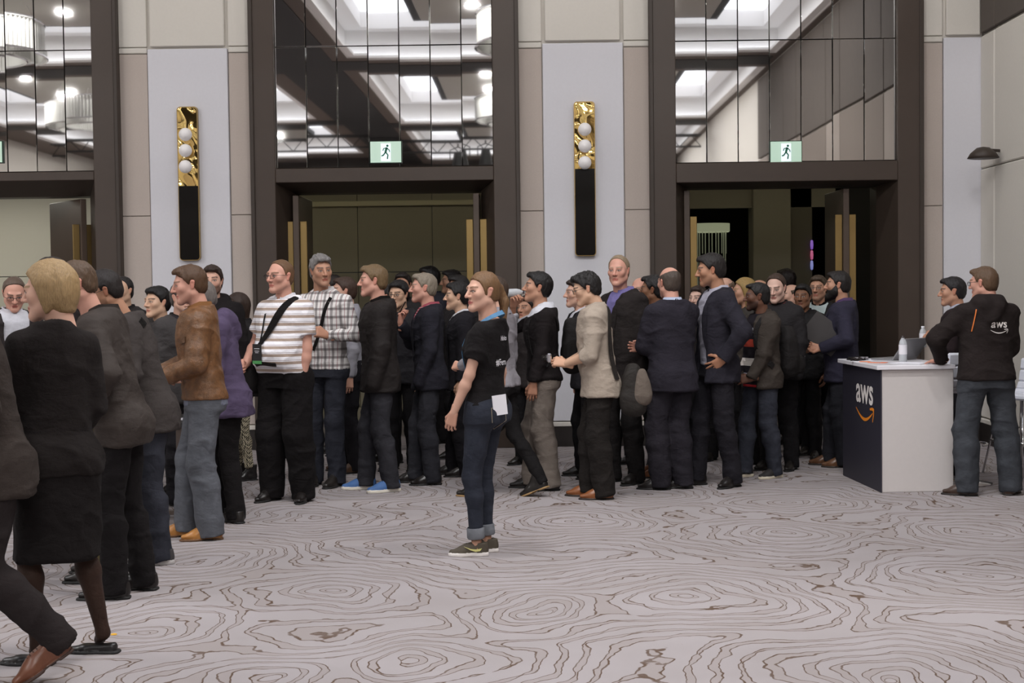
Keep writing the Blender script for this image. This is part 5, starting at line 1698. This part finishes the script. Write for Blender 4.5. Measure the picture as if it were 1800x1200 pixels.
c = person('person in grey tweed blazer, glasses and dark jeans leaning forward', 276, 986, 1.765, 84, tone='olive', hair=('receding', (36, 28, 26), .012), head=(8, 22, 0), lean=(0, .13), head_fwd=.13, glasses=True, stubble=.35, layers=[dict(name='t_shirt', rgb=(30, 26, 26), infl=.010, hem=.9), suit((72, 66, 64), 'tweed', hem=.80)],
           legs=((50, 52, 64), 'denim', 'straight'), shoes=('sneaker', (56, 52, 54), (176, 172, 170)), L=dict(p='front', w=(.12, .26, 1.08)), R='front', res=.0105)
patch(c, path3([(-.12, -.02, 1.50 * c.k), (-.15, .16, 1.36 * c.k), (-.17, .20, 1.2 * c.k)], 8), .05, M_STRAP, 'backpack_strap', c.root, .006)
c = person('person in white shirt and glasses looking down behind the registration table', 24, at_depth(24, 10.9), 1.76, 195, tone='ruddy', hair=('receding', (104, 86, 74), .008), head=(-12, 24, 0), lean=(0, .10), glasses=True, layers=[shirt(WHT), dict(name='vest', rgb=(60, 54, 54), infl=.02, hem=.9, sleeve='long', open=[(.9, .05), (1.46, .10)])], L='front', R='front')
lanyard(c, (24, 22, 24), 1.1, width=.024)
c = bg('person in black jacket peering out just behind the grey tweed blazer', 227, 487, 12.40, 145, tone='asian', hair=('receding', (34, 28, 28), .010), layers=[coat((44, 40, 40))], res=.016)
c = bg('person in grey jacket looking sideways between tweed blazer and brown leather jacket', 290, 505, 11.55, 128, tone='asian', hair=('thick', (24, 20, 20), .016), layers=[coat((60, 56, 56))], res=.014, hs=1.02)
c = person('person in charcoal jacket with gold lanyard hidden behind the brown leather jacket', 324, at_depth(324, 10.85), 1.69, 215, tone='fair', hair=('short', (90, 84, 80)), layers=[shirt((50, 46, 52)), coat((66, 62, 62), open=[(.9, .03), (1.46, .08)])], res=.014, legs=((36, 34, 38), 'plain', 'straight'))
lanyard(c, (150, 120, 70), 1.05)
c = person('person in brown leather jacket, pale jeans and tan shoes looking down', 364, 944, 1.795, 90, tone='ruddy', hair=('short', (92, 66, 46), .010), face=(1.0, 1.0, 1.0), head=(6, 10, 0), brow=(96, 74, 56), lean=(0, .03), stubble=.15, res=.0095,
           layers=[dict(name='shirt', rgb=(122, 126, 142), infl=.016, hem=.865, bvh=False), dict(name='leather_jacket', rgb=(124, 84, 50), kind='leather', infl=.030, hem=.905, collar='open', open=[(.90, .02), (1.46, .07)], fold=.007)],
           legs=((92, 95, 104), 'denim', 'wide'), shoes=('dress', (170, 116, 58), (96, 66, 40)), L=dict(p='front', w=(.10, .24, 1.06)), R='front', feet=[(.085, .13, -6), (-.095, -.02, 4)])
lanyard(c, (28, 26, 30), 1.12, badge=((150, 180, 215), .07, .11))
patch(c, path3([(-.2, .10, 1.30 * c.k), (-.16, .2, 1.28 * c.k)], 5), .035, cloth((112, 76, 46), 'leather'), 'pocket_flap', c.root, .004)
c = bg('person in black hooded jacket facing the camera against the pale wall', 382, 468, 11.75, 168, tone='fair', hair=('short', (58, 42, 34), .014), stubble=.75, head=(4, 0, 0), layers=[tee((150, 150, 160)), dict(name='hooded_jacket', rgb=(34, 30, 31), infl=.034, hem=.84, hood=True)], legs=((28, 26, 28), 'plain', 'straight'))
c = person('person in long purple fleece and black trousers', 408, 915, 1.70, 92, tone='fair', hair=('short', (120, 112, 108)), w=.92, lean=(0, .09), head_fwd=.09, head=(0, 14, 0), layers=[dict(name='fleece', rgb=(88, 76, 102), kind='plain', infl=.038, hem=.78, hood=True, flare=.03, fold=.008)],
           legs=((28, 25, 26), 'plain', 'straight'), L='front', R='front', feet=[(.1, .08, -40), (-.1, -.02, -55)], res=.0105)
c = person('person in houndstooth leggings and black boots behind the purple fleece', 430, 842, 1.60, 100, sex='f', hair=('long', (60, 44, 36)), layers=[coat((36, 32, 34), hem=.80)], legs=((200, 190, 170), 'houndstooth', 'skinny'), shoes=('boot', (30, 27, 27), (20, 18, 18)), res=.014)
# -- striped polo
c = person('person in glasses and striped polo shirt with a black bag strap', 506, 879, 1.85, 140, tone='ruddy', hair=('receding', (120, 88, 62), .007), w=1.20, belly=.11, glasses=True, head=(-8, 2, 0), res=.0095, face=(1.06, 1.0, 1.12), fw=1.04, bare='RL', stubble=.1,
           layers=[dict(name='polo_shirt', rgb=(226, 224, 230), kind='polo', infl=.018, hem=.95, sleeve='short', collar='open', collar_rgb=(226, 224, 230), flare=.0)], legs=((24, 21, 22), 'plain', 'wide'), shoes=BLACK_SHOE,
           L=dict(w=(.155, .03, .865), pole=(1, -.7, 0), pose=None), R=dict(w=(.235, .13, 1.01), pole=(.6, -1, 0), pose='fist', dir=(-.2, .8, -.2), palm=(-1, 0, 0)), feet=[(.12, .04, 2), (-.13, -.02, 28)], legroom=1.1)
kk = c.k
patch(c, path3([(-.12, -.12, 1.46 * kk), (-.125, .0, 1.50 * kk), (-.08, .13, 1.40 * kk), (.02, .26, 1.25 * kk), (.14, .22, 1.08 * kk), (.22, .12, .98 * kk)], 20), [.03 + .035 * math.exp(-((i - 7) / 5) ** 2) for i in range(20)], M_STRAP, 'bag_strap', c.root, .007)
lanyard(c, (26, 24, 26), 1.17, badge=((30, 28, 30), .085, .15, (72, 140, 80)), width=.013, x=.06)
soft_bag(c, 'shoulder_bag', (.20, -.15, .78 * kk), (.34, .16, 1.0 * kk), (30, 27, 27))
patch(c, path3([(.12, .3, .965 * kk), (.0, .35, .965 * kk), (-.12, .3, .965 * kk)], 8), .035, mat('belt_leather', srgb(30, 24, 22), .4), 'belt', c.root, .003)
# -- plaid shirt
c = person('person in plaid shirt looking over one shoulder, fist raised', 575, 852, 1.905, 158, tone='tan', hair=('spiky', (140, 136, 134), .012), head=(40, 4, 4), brow=(70, 62, 58), stubble=.15, res=.0105, layers=[shirt((210, 206, 204), 'plaid', hem=.90, infl=.016, collar_rgb=(206, 202, 204))],
           legs=((44, 46, 58), 'denim', 'straight'), shoes=('boot', (34, 30, 28), (22, 20, 19)), L=dict(p='fist_up', w=(.12, .25, 1.17)), R='down', feet=[(.10, .0, 10), (-.10, .05, -8)])
patch(c, path3([(-.10, -.1, 1.46 * c.k), (-.10, .0, 1.49 * c.k), (-.07, .14, 1.38 * c.k), (-.03, .2, 1.2 * c.k), (.06, .2, 1.05 * c.k)], 14), .028, M_STRAP, 'bag_strap', c.root, .006)
c = bg('person in dark jacket half hidden behind the plaid shirt', 596, 484, 14.00, 100, tone='tan', hair=('short', (40, 32, 30)), layers=[coat((48, 44, 46))], res=.016)
c = bg('person in light grey shirt with backpack strap behind the plaid sleeve', 618, 488, 12.65, 96, tone='fair', hair=('short', (74, 54, 44)), layers=[shirt((158, 156, 164), hem=.88)], legs=((34, 32, 36), 'plain', 'straight'), shoes=('boot', (92, 66, 46), (40, 32, 26)), res=.014)
patch(c, path3([(-.12, -.1, 1.42 * c.k), (-.13, .0, 1.46 * c.k), (-.14, .12, 1.32 * c.k), (-.16, .1, 1.15 * c.k)], 10), .04, M_STRAP, 'backpack_strap', c.root, .006)
# -- field jacket, blue sneakers
c = person('person in black field jacket and bright blue sneakers', 671, 861, 1.81, 94, tone='ruddy', hair=('thick', (126, 102, 72), .014), head=(2, 2, 0), res=.0095, layers=[shirt((90, 84, 80)), coat((40, 35, 34), 'shell', hem=.79, infl=.038, open=[(.79, .01), (1.46, .06)], fold=.008)],
           legs=((48, 47, 54), 'denim', 'straight'), shoes=('sneaker', (62, 98, 150), (214, 208, 196), (30, 34, 44)), L='pocket', R='pocket', feet=[(.09, .12, -2), (-.10, -.06, 18)])
for z_ in (1.27, 1.22): patch(c, path3([(-.16, .3, z_ * c.k), (-.07, .3, z_ * c.k)], 5), .03 if z_ > 1.25 else .09, cloth((44, 39, 38), 'shell'), 'chest_pocket', c.root, .004, front=True)
patch(c, path3([(-.03, .3, 1.0 * c.k), (-.03, .3, 1.3 * c.k)], 5), .012, M_CHROME, 'zip', c.root, .002, front=True)
c = bg('person in glasses and dark jacket facing the camera behind the black field jacket', 709, 494, 12.75, 152, tone='asian', hair=('thick', (24, 21, 22), .018), glasses=True, head=(0, 4, 0), layers=[coat((40, 38, 42))], res=.0125)
c = person('person in navy blazer and red checked collar raising a phone to the chin', 758, 849, 1.745, 94, tone='ruddy', hair=('short', (150, 138, 122), .008), brow=(120, 104, 90), res=.0095, stubble=.1, layers=[shirt((150, 70, 80), 'redcheck', collar_rgb=(160, 80, 92)), suit((42, 41, 49), hem=.80)],
           legs=((46, 46, 54), 'denim', 'straight'), shoes=BLACK_SHOE, L=dict(p='pocket', w=(.19, .10, .90)), R=dict(p='chin', w=(.11, .235, 1.36)), feet=[(.09, .13, -4), (-.095, .0, 4)])
W_ = c.J['R'][2]; m = MB(); m.box(-.035, .035, -.005, .005, -.07, .07, bev=.004)
ph = m.build('phone', M_GLOSSBLACK); ph.matrix_world = Matrix.Translation(c.root.location) @ Matrix.Rotation(math.radians(c.yaw), 4, 'Z') @ Matrix.Translation((W_[0] - .01, W_[1] - .01, W_[2] + .12)) @ Matrix.Rotation(.5, 4, 'X'); tag(ph, 'black phone held to the chin above the navy blazer', 'phone')
for px_, top_, d_, yw, tn, hr, gl, nm in ((714, 480, 14.3, 165, 'tan', ('short', (44, 36, 34)), False, 'person inside the middle doorway, showing just above the glasses behind the field jacket'),
                                          (764, 470, 14.95, 118, 'asian', ('thick', (26, 22, 22), .02), True, 'person in glasses standing in the middle doorway behind the navy blazer'),
                                          (804, 475, 15.2, 96, 'tan', ('short', (36, 30, 30)), False, 'person in the middle doorway nearest the brass pull plate, turned sideways'),
                                          (815, 485, 13.5, 128, 'tan', ('thick', (28, 24, 24), .016), False, 'person standing close behind the dark suit with open white collar'),
                                          (684, 500, 13.3, 108, 'tan', ('short', (34, 28, 28)), False, 'person glimpsed in the gap between black field jacket and navy blazer'),
                                          (1233, 503, 13.2, 150, 'pale', ('short', (60, 46, 40)), False, 'person glimpsed between the folded-arms navy suit and the open blazer'),
                                          (1280, 488, 13.9, 142, 'fair', ('balding', (120, 100, 84)), False, 'person showing just behind the shoulder of the hand-on-hip blazer'),
                                          (1341, 492, 13.8, 110, 'tan', ('balding', (104, 84, 70)), False, 'person standing directly behind the backpack wearer, almost covered'),
                                          (1387, 474, 15.4, 50, 'tan', ('thick', (36, 26, 24), .018), False, 'person deepest in the doorway by the counter, facing away'),
                                          (1397, 500, 14.3, 112, 'fair', ('balding', (90, 74, 60)), False, 'person in the doorway by the counter, behind the red collared coat'),
                                          (934, 520, 13.0, 140, 'tan', ('short', (40, 32, 30)), False, 'person whose face shows below the tipped water bottle')):
    c = bg(nm, px_, top_, d_, yw, tone=tn, hair=hr, glasses=gl, layers=[coat(random.Random(px_).choice([(40, 37, 38), (52, 46, 46), (44, 44, 54)]))], res=.017)
c = person('person in dark suit and open white collar beside the navy blazer', 816, 835, 1.665, 92, tone='asian', hair=('thick', (26, 22, 22), .017), layers=[shirt((232, 232, 238)), suit((38, 36, 41), hem=.79, w_=.085)], legs=((30, 28, 32), 'plain', 'straight'), shoes=BLACK_SHOE, res=.0105, L='down', R='down', feet=[(.09, .1, -4), (-.09, .0, 4)])
lanyard(c, (30, 28, 30), 1.15)
# -- the woman in front
c = person('person in black t-shirt and blue jeans standing alone on the carpet', 856, 973, 1.715, 68, tone='fair', sex='f', hair=('ponytail', (126, 94, 64), .009), lean=(0, -.035), head=(52, 1, 0), makeup=True, lips=(176, 96, 92), brow=(104, 76, 54), res=.0080, bare='RL', w=1.06, fw=.97,
           layers=[dict(name='t_shirt', rgb=(30, 27, 28), infl=.014, hem=.945, sleeve='short', neck=.10, top=1.485, fold=.006)], legs=((48, 53, 68), 'denim', 'skinny'), shoes=('sneaker', (74, 66, 54), (222, 216, 212), (52, 46, 40)),
           L=dict(p='downfwd', w=(.205, .16, .815)), R='down', feet=[(.07, .03, 24), (-.075, .04, 24)], legroom=1.04)
kk = c.k
lanyard(c, (96, 140, 178), 1.10, badge=((120, 200, 70), .08, .11), width=.028)
for nm_, tx, sz, ox, oz in (('shirt_print', 'hbits', .040, -.015, 1.365), ('shirt_print', '#Fern', .052, -.025, 1.215)):
    V_, F_ = text_mesh(tx, sz, .0006)
    print_on(c, V_, F_, (ox + .0, -.4, oz * kk), (1, 0, 0), (0, 0, 1), nm_, M_PAPER, c.root)
for hp, K, an, foot, fy, fp in c.LG:
    d_ = (an - K) / np.linalg.norm(an - K); p_ = an + d_ * (-.030 * kk); m = MB(); m.tube([tuple(p_ - d_ * .062), tuple(p_ - d_ * .055), tuple(p_ - d_ * .002), tuple(p_ + d_ * .006)], [.049, .054, .055, .050], 20, False); m.build('turned_cuff', cloth((120, 124, 132), 'denim'), c.root, True)
    m = MB(); m.tube([tuple(an + np.array((0, 0, .02))), tuple(an + np.array((0, -.002, -.045)))], [.030, .034], 12); mesh_obj('ankle', m.v, m.f, mat('skin_ankle', srgb(*SKIN['tan']), .6), c.root, True)
    sg = 1 if hp[0] > 0 else -1
    if sg < 0:      # pale swoosh on the outer side
        ya = math.radians(fy); fx = np.array((math.cos(ya), math.sin(ya), 0)); fyv = np.array((-math.sin(ya), math.cos(ya), 0))
        sw = [(-.035, .052), (.0, .046), (.04, .050), (.085, .066), (.04, .042), (.008, .032), (-.022, .036)]
        vs = []
        for t_ in (0.0345, .0415):
            for u_, v_ in sw: vs.append(foot + fx * (-t_) + fyv * u_ * .9 + np.array((0, 0, v_ * .95)))
        n_ = len(sw); fs = [tuple(range(n_)), tuple(range(n_, 2 * n_))[::-1]] + [(i, (i + 1) % n_, n_ + (i + 1) % n_, n_ + i) for i in range(n_)]
        mesh_obj('shoe_mark', vs, fs, mat('swoosh_pale', srgb(206, 200, 130), .5), c.root)
bt = BVHTree.FromPolygons([v.co[:] for v in c.trousers.data.vertices], [tuple(p.vertices) for p in c.trousers.data.polygons])
c.bvh = bt
PD = Vector((.62, .78, 0)).normalized(); PS = Vector((PD.y, -PD.x, 0))      # pocket faces back and to her left
def back_at(u, z_):
    o_ = Vector((-.02, -.03, z_)) + PS * u - PD * .6
    h_ = bt.ray_cast(o_, PD); return h_[0], h_[1]
pk = [(-.062, .045), (.062, .045), (.058, -.035), (0.0, -.085), (-.058, -.035)]
m = MB(); hp_ = [back_at(u, .89 * kk + v) for u, v in pk]
m.raw([tuple(a + b * .005) for a, b in hp_], [tuple(range(5))]); m.build('back_pocket', cloth((64, 67, 82), 'denim'), c.root)
for i in range(5):
    a_, b_ = hp_[i], hp_[(i + 1) % 5]
    m = MB(); m.tube([tuple(a_[0] + a_[1] * .007), tuple(b_[0] + b_[1] * .007)], .0018, 4); m.build('stitching', mat('stitch', srgb(150, 138, 120), .8), c.root)
p_, n_ = back_at(0.0, .95 * kk)
o = box('folded_paper', (-.048, .048, -.0015, .0015, -.055, .065), M_PAPER)
fr = Matrix((PS, -PD, Vector((0, 0, 1)))).transposed().to_4x4()
o.matrix_world = Matrix.Translation(c.root.location) @ Matrix.Rotation(math.radians(c.yaw), 4, 'Z') @ Matrix.Translation(p_ - PD * .016) @ fr @ Matrix.Rotation(.05, 4, 'X') @ Matrix.Rotation(-.08, 4, 'Y'); tag(o, 'white folded paper sticking out of the back pocket of blue jeans', 'paper')
# -- grey shirt walking behind her
c = person('person in grey shirt striding away with a dark shoulder bag', 880, 872, 1.70, 66, tone='fair', hair=('short', (70, 54, 44)), head=(10, 0, 0), res=.0105, layers=[shirt((150, 146, 152), hem=.90, infl=.018)], legs=((30, 28, 29), 'plain', 'slim'), shoes=('boot', (34, 31, 29), (150, 120, 80)),
           L='front', R='down', feet=[(.07, -.32, -6, .05, 22), (-.08, .16, 6)])
kk = c.k
soft_bag(c, 'shoulder_bag', (.02, .02, .50 * kk), (.24, .27, .80 * kk), (46, 42, 36))
soft_bag(c, 'bag_flap', (.0, .0, .66 * kk), (.26, .29, .86 * kk), (96, 88, 78), 'plain')
# -- drinking man
c = person('person in black sweater and grey trousers drinking from a bottle', 957, 859, 1.735, 93, tone='tan', hair=('thick', (28, 24, 24), .015), res=.0095, head=(2, -6, 0), layers=[shirt((220, 220, 228)), dict(name='sweater', rgb=(36, 31, 32), infl=.024, hem=.90, neck=.6, top=1.49, fold=.006)],
           legs=((128, 118, 110), 'plain', 'wide'), shoes=BLACK_SHOE, R=dict(p='drink', w=(.05, .235, 1.505)), L=dict(p='down', w=(.20, .10, .83)), feet=[(.09, .10, -3), (-.095, -.04, 4)])
kk = c.k
def backpack(c, rgb, y0=-.16, d_=.17, z0=.95, z1=1.40, w_=.15):
    o = soft_bag(c, 'backpack', (-w_, y0 - d_, z0 * c.k), (w_, y0 + .02, z1 * c.k), rgb, taper=.25)
    soft_bag(c, 'front_pocket', (-w_ * .75, y0 - d_ - .04, (z0 + .03) * c.k), (w_ * .75, y0 - d_ + .06, (z0 + .22) * c.k), rgb, parent=o)
    m = MB(); m.tube([(-w_ * .6, y0 - d_ - .037, (z0 + .20) * c.k), (w_ * .6, y0 - d_ - .037, (z0 + .20) * c.k)], .004, 5); m.build('zip', M_CHROME, o)
    for s in (-1, 1):
        patch(c, path3([(s * .10, y0 - .01, 1.30 * c.k), (s * .115, -.08, 1.46 * c.k), (s * .115, .02, 1.48 * c.k), (s * .125, .16, 1.34 * c.k), (s * .15, .14, 1.15 * c.k), (s * .165, .0, 1.02 * c.k)], 16), .045, cloth(rgb, 'shell'), 'strap', o, .008)
backpack(c, (34, 31, 31))
W_ = c.J['R'][2]; M0 = Matrix.Translation(c.root.location) @ Matrix.Rotation(math.radians(c.yaw), 4, 'Z')
mo = c.hx(np.array([[0, .100, -.063]]))[0]
b = bottle((0, 0, 0), 'water bottle tipped to the lips above the black sweater', cap=(60, 60, 70), lab=False, r=.030, h=.19)
b.matrix_world = M0 @ Matrix.Translation((mo[0] + .004, mo[1] + .190, mo[2] + .012)) @ Matrix.Rotation(math.radians(88), 4, 'X')
# -- beige shirt with camera
c = person('person in glasses and untucked beige shirt looking at a small camera', 1058, 874, 1.735, 91, tone='asian', hair=('spiky', (30, 26, 26), .014), glasses=True, head=(2, 16, 0), lean=(0, .05), res=.0095, w=1.06, belly=.03, bare='RL', layers=[shirt((178, 164, 150), hem=.80, sleeve='rolled', infl=.022, flare=.02, fold=.007)],
           legs=((40, 36, 34), 'plain', 'wide'), shoes=BROWN_SHOE, L=dict(p='front', w=(.075, .25, 1.06), dir=(-.2, 1, .25)), R=dict(p='front', w=(.06, .25, 1.06), dir=(-.2, 1, .25)), feet=[(.085, .10, -4), (-.09, -.01, 5)])
kk = c.k
W_ = c.J['L'][2]; M0 = Matrix.Translation(c.root.location) @ Matrix.Rotation(math.radians(c.yaw), 4, 'Z')
ca = empty('compact_camera', (0, 0, 0)); tag(ca, 'small silver camera held in front of the beige shirt', 'camera'); ca.matrix_world = M0 @ Matrix.Translation((0, W_[1] + .125, W_[2] + .045))
m = MB(); m.box(-.055, .055, -.018, .018, -.035, .035, bev=.008); auto_smooth(m.build('camera_body', M_CHROME, ca)); m = MB(); m.lathe([(.001, .045), (.020, .045), (.026, .0)], 16); o = m.build('lens_barrel', M_GLOSSBLACK, ca, True); o.rotation_euler = (math.radians(-90), 0, 0); o.location = (0, .015, 0)
patch(c, path3([(.12, .14, 1.28 * kk), (.06, .02, 1.50 * kk), (-.06, -.06, 1.50 * kk), (-.15, -.12, 1.38 * kk), (-.18, -.14, 1.15 * kk), (-.17, -.16, .95 * kk)], 20), .050, cloth((52, 47, 44)), 'bag_strap', c.root, .008)
o = soft_bag(c, 'messenger_bag', (-.25, -.37, .66 * kk), (-.02, -.12, 1.06 * kk), (50, 46, 43), taper=.45, n=2.8)
soft_bag(c, 'bag_flap', (-.262, -.40, .74 * kk), (-.10, -.22, 1.03 * kk), (104, 94, 86), 'tweed', parent=o, taper=.5, n=2.6)
c = person('person in dark suit and tie hidden behind the beige shirt', 1036, at_depth(1036, 12.1), 1.68, 105, tone='fair', hair=('short', (60, 48, 42)), layers=[shirt(WHT), suit((44, 42, 46))], legs=((30, 28, 30), 'plain', 'straight'), res=.014, lean=(0, .05))
patch(c, path3([(0, .3, 1.45 * c.k), (0, .3, 1.1 * c.k)], 6), .06, cloth((58, 64, 84)), 'necktie', c.root, .006, front=True)
# -- tall older man
c = person('person in dark suit and violet shirt looking towards the camera', 1098, 848, 1.87, 132, tone='ruddy', hair=('receding', (156, 136, 112), .008), head=(30, 2, 0), brow=(150, 128, 108), res=.0105, w=1.06, belly=.03, face=(1.06, 1.0, 1.05), layers=[shirt((120, 112, 164)), suit((46, 41, 40), w_=.065)],
           legs=((34, 31, 31), 'plain', 'straight'), shoes=BLACK_SHOE, L='down', R='down')
lanyard(c, (30, 28, 32), 1.12)
c = bg('person in glasses and cream shirt behind the violet shirt and suit', 1131, 488, 13.00, 152, tone='ruddy', hair=('balding', (170, 150, 130), .006), glasses=True, layers=[shirt((206, 190, 178)), dict(name='vest', rgb=(60, 54, 52), infl=.018, hem=.9, sleeve='none', open=[(.9, .06), (1.46, .10)])], res=.0125)
c = bg('person in black suit turned away between violet shirt and folded arms', 1158, 485, 12.10, 82, tone='brown', hair=('thick', (30, 26, 26), .014), layers=[shirt((210, 210, 216)), suit((44, 40, 42))], shoes=BROWN_SHOE, res=.0125)
# -- man from behind, arms folded
c = person('person seen from behind in navy suit, arms folded', 1183, 859, 1.765, 26, tone='ruddy', hair=('balding', (86, 74, 66), .007), head=(8, 2, 0), res=.0095, w=1.04, layers=[shirt((186, 196, 220), infl=.012), suit((50, 47, 56), hem=.79, flare=.02, infl=.028)], legs=((46, 43, 50), 'plain', 'wide'), shoes=BLACK_SHOE,
           R=dict(p='cross', w=(-.165, .20, 1.13), pole=(.9, -.1, -.6)), L=dict(p='cross', w=(-.02, .20, 1.10)), feet=[(.09, .0, 60), (-.10, .02, 62)])
lanyard(c, (34, 32, 36), 1.12, width=.02)
# -- tall man, hand on hip
c = person('person in dark blazer and pale blue shirt, hand on hip', 1262, 853, 1.87, 112, tone='olive', hair=('thick', (34, 29, 28), .016), head=(-16, 8, 0), res=.0095, brow=(34, 28, 26), stubble=.25, layers=[shirt((178, 176, 190), infl=.014), suit((47, 45, 54), hem=.80, open=[(.80, .10), (1.1, .07), (1.46, .085)], lapel=1.05, infl=.030)],
           legs=((38, 36, 42), 'plain', 'straight'), shoes=BLACK_SHOE, L=dict(p='hip'), R='pocket', feet=[(.09, .14, 2), (-.10, -.08, 34)])
lanyard(c, (26, 24, 28), 1.14, width=.02)
c = bg('person in taupe jacket standing sideways behind the banded sweater', 1317, 490, 12.9, 102, tone='tan', sex='f', hair=('long', (168, 138, 84), .018), layers=[coat((62, 58, 54))], res=.014)
# -- striped sweater and backpack
c = person('person in brown jacket, banded sweater and jeans with black backpack', 1340, 838, 1.635, 122, tone='dark', hair=('short', (28, 24, 24), .006), head=(-24, 2, 0), res=.0095, stubble=.8, w=1.08, layers=[dict(name='sweater', rgb=(34, 30, 36), kind='banded', infl=.018, hem=.83), coat((70, 62, 56), 'shell', infl=.030, hem=.82, open=[(.82, .12), (1.2, .11), (1.46, .075)])],
           legs=((54, 57, 70), 'denim', 'straight'), shoes=('sneaker', (36, 33, 33), (206, 196, 176)), L=dict(p='frontlow', w=(.14, .22, .88), pose='relaxed'), R=dict(p='frontlow', w=(.14, .22, .88), pose='relaxed'), feet=[(.09, .13, 0), (-.10, -.07, 12)])
backpack(c, (34, 31, 31), z0=.90, z1=1.38)
c = bg('person in dark coat with red collar looking down', 1370, 480, 12.45, 155, tone='pale', hair=('receding', (70, 52, 42), .012), head=(8, 14, 0), layers=[shirt((150, 66, 56)), coat((40, 37, 39))], res=.0125, L='pocket', R='pocket')
c = bg('person in plain black jacket facing the camera beside the charcoal folder', 1414, 500, 13.25, 165, tone='brown', hair=('thick', (22, 19, 19), .012), layers=[coat((30, 28, 30))], res=.0125)
c = bg('person in dark-rimmed glasses and pale green shirt behind the charcoal folder', 1441, 485, 13.50, 165, tone='tan', hair=('thick', (76, 62, 48), .014), glasses=True, stubble=.3, layers=[shirt((190, 204, 204)), coat((32, 30, 32), open=[(.9, .04), (1.46, .09)])], res=.0125)
# -- bearded man with folder
c = person('person in navy blazer holding a dark folder against the chest', 1482, 819, 1.725, 90, tone='tan', hair=('short', (34, 28, 27), .010), beard=(30, 25, 24), res=.0105, w=1.08, belly=.04, layers=[shirt((92, 70, 108)), suit((54, 52, 68), hem=.78, infl=.028)], legs=((36, 36, 44), 'denim', 'straight'), shoes=('boot', (98, 66, 44), (40, 30, 24)),
           L=dict(p='front', w=(.22, .18, 1.09), dir=(-.1, 1, .15), palm=(.9, .1, .3)), R='front', feet=[(.09, .12, 0), (-.09, .0, 0)])
W_ = c.J['L'][2]; fo = box('folder', (-.010, .010, -.17, .17, -.125, .125), mat('folder_charcoal', srgb(58, 54, 54), .6), None, .003)
fo.matrix_world = Matrix.Translation(c.root.location) @ Matrix.Rotation(math.radians(c.yaw), 4, 'Z') @ Matrix.Translation((W_[0] + .045, W_[1] - .03, W_[2] + .125)) @ Matrix.Rotation(math.radians(38), 4, 'X'); tag(fo, 'flat charcoal folder held up before the navy blazer', 'folder')
# -- behind the counter
c = bg('person in dark cardigan clasping a bottle behind the counter', 1683, 487, 12.00, 78, tone='tan', hair=('thick', (34, 30, 32), .012), head=(18, 4, 0), res=.0105, w=1.04, layers=[shirt((190, 192, 210)), dict(name='cardigan', rgb=(46, 36, 38), infl=.024, hem=.86, open=[(1.15, .0), (1.46, .075)])],
           L=dict(p='front', w=(.05, .20, 1.22), dir=(-.3, .7, .5)), R=dict(p='front', w=(.03, .21, 1.20), dir=(-.4, .7, .5)), legs=((34, 32, 36), 'plain', 'straight'))
W_ = c.J['L'][2]; M0 = Matrix.Translation(c.root.location) @ Matrix.Rotation(math.radians(c.yaw), 4, 'Z')
b = bottle((0, 0, 0), 'water bottle clasped in two hands behind the counter', cap=(230, 230, 236), r=.030, h=.18); b.matrix_world = M0 @ Matrix.Translation((0.0, W_[1] + .10, W_[2] - .07))
# -- hooded man at the counter
c = person('person in black hooded sweatshirt with white logo, hand on the counter', 1733, 869, 1.735, 22, tone='ruddy', hair=('short', (104, 80, 60), .008), head=(42, 6, 0), glasses=True, res=.0090, w=1.14, layers=[dict(name='hooded_sweatshirt', rgb=(44, 37, 36), infl=.034, hem=.90, hood=True, flare=.0, fold=.008)],
           legs=((66, 70, 78), 'denim', 'wide'), shoes=('dress', (62, 46, 38), (34, 27, 24)), L=dict(w=(.27, .20, 1.045), pole=(1, -.6, .2), pose='spread', dir=(.35, .9, -.12), palm=(0, 0, -1)), R=dict(p='front', w=(.10, .25, 1.0)), feet=[(.19, -.02, -40), (-.16, -.02, 62)])
kk = c.k
V_, F_ = text_mesh('aws', .085, .0016); print_on(c, V_, F_, (.045, -.4, 1.335 * kk), (1, 0, 0), (0, 0, 1), 'logo_letters', M_LOGO, c.root)
V_, F_ = smile(.135); print_on(c, V_, F_, (.045, -.4, 1.295 * kk), (1, 0, 0), (0, 0, 1), 'logo_arrow', M_LOGO, c.root)
patch(c, path3([(-.12, -.2, 1.45 * kk), (-.135, -.2, 1.36 * kk), (-.15, -.2, 1.28 * kk)], 8), .008, mat('orange_piping', srgb(206, 110, 40), .6), 'orange_piping', c.root, .003, direction=(0, 1, 0))
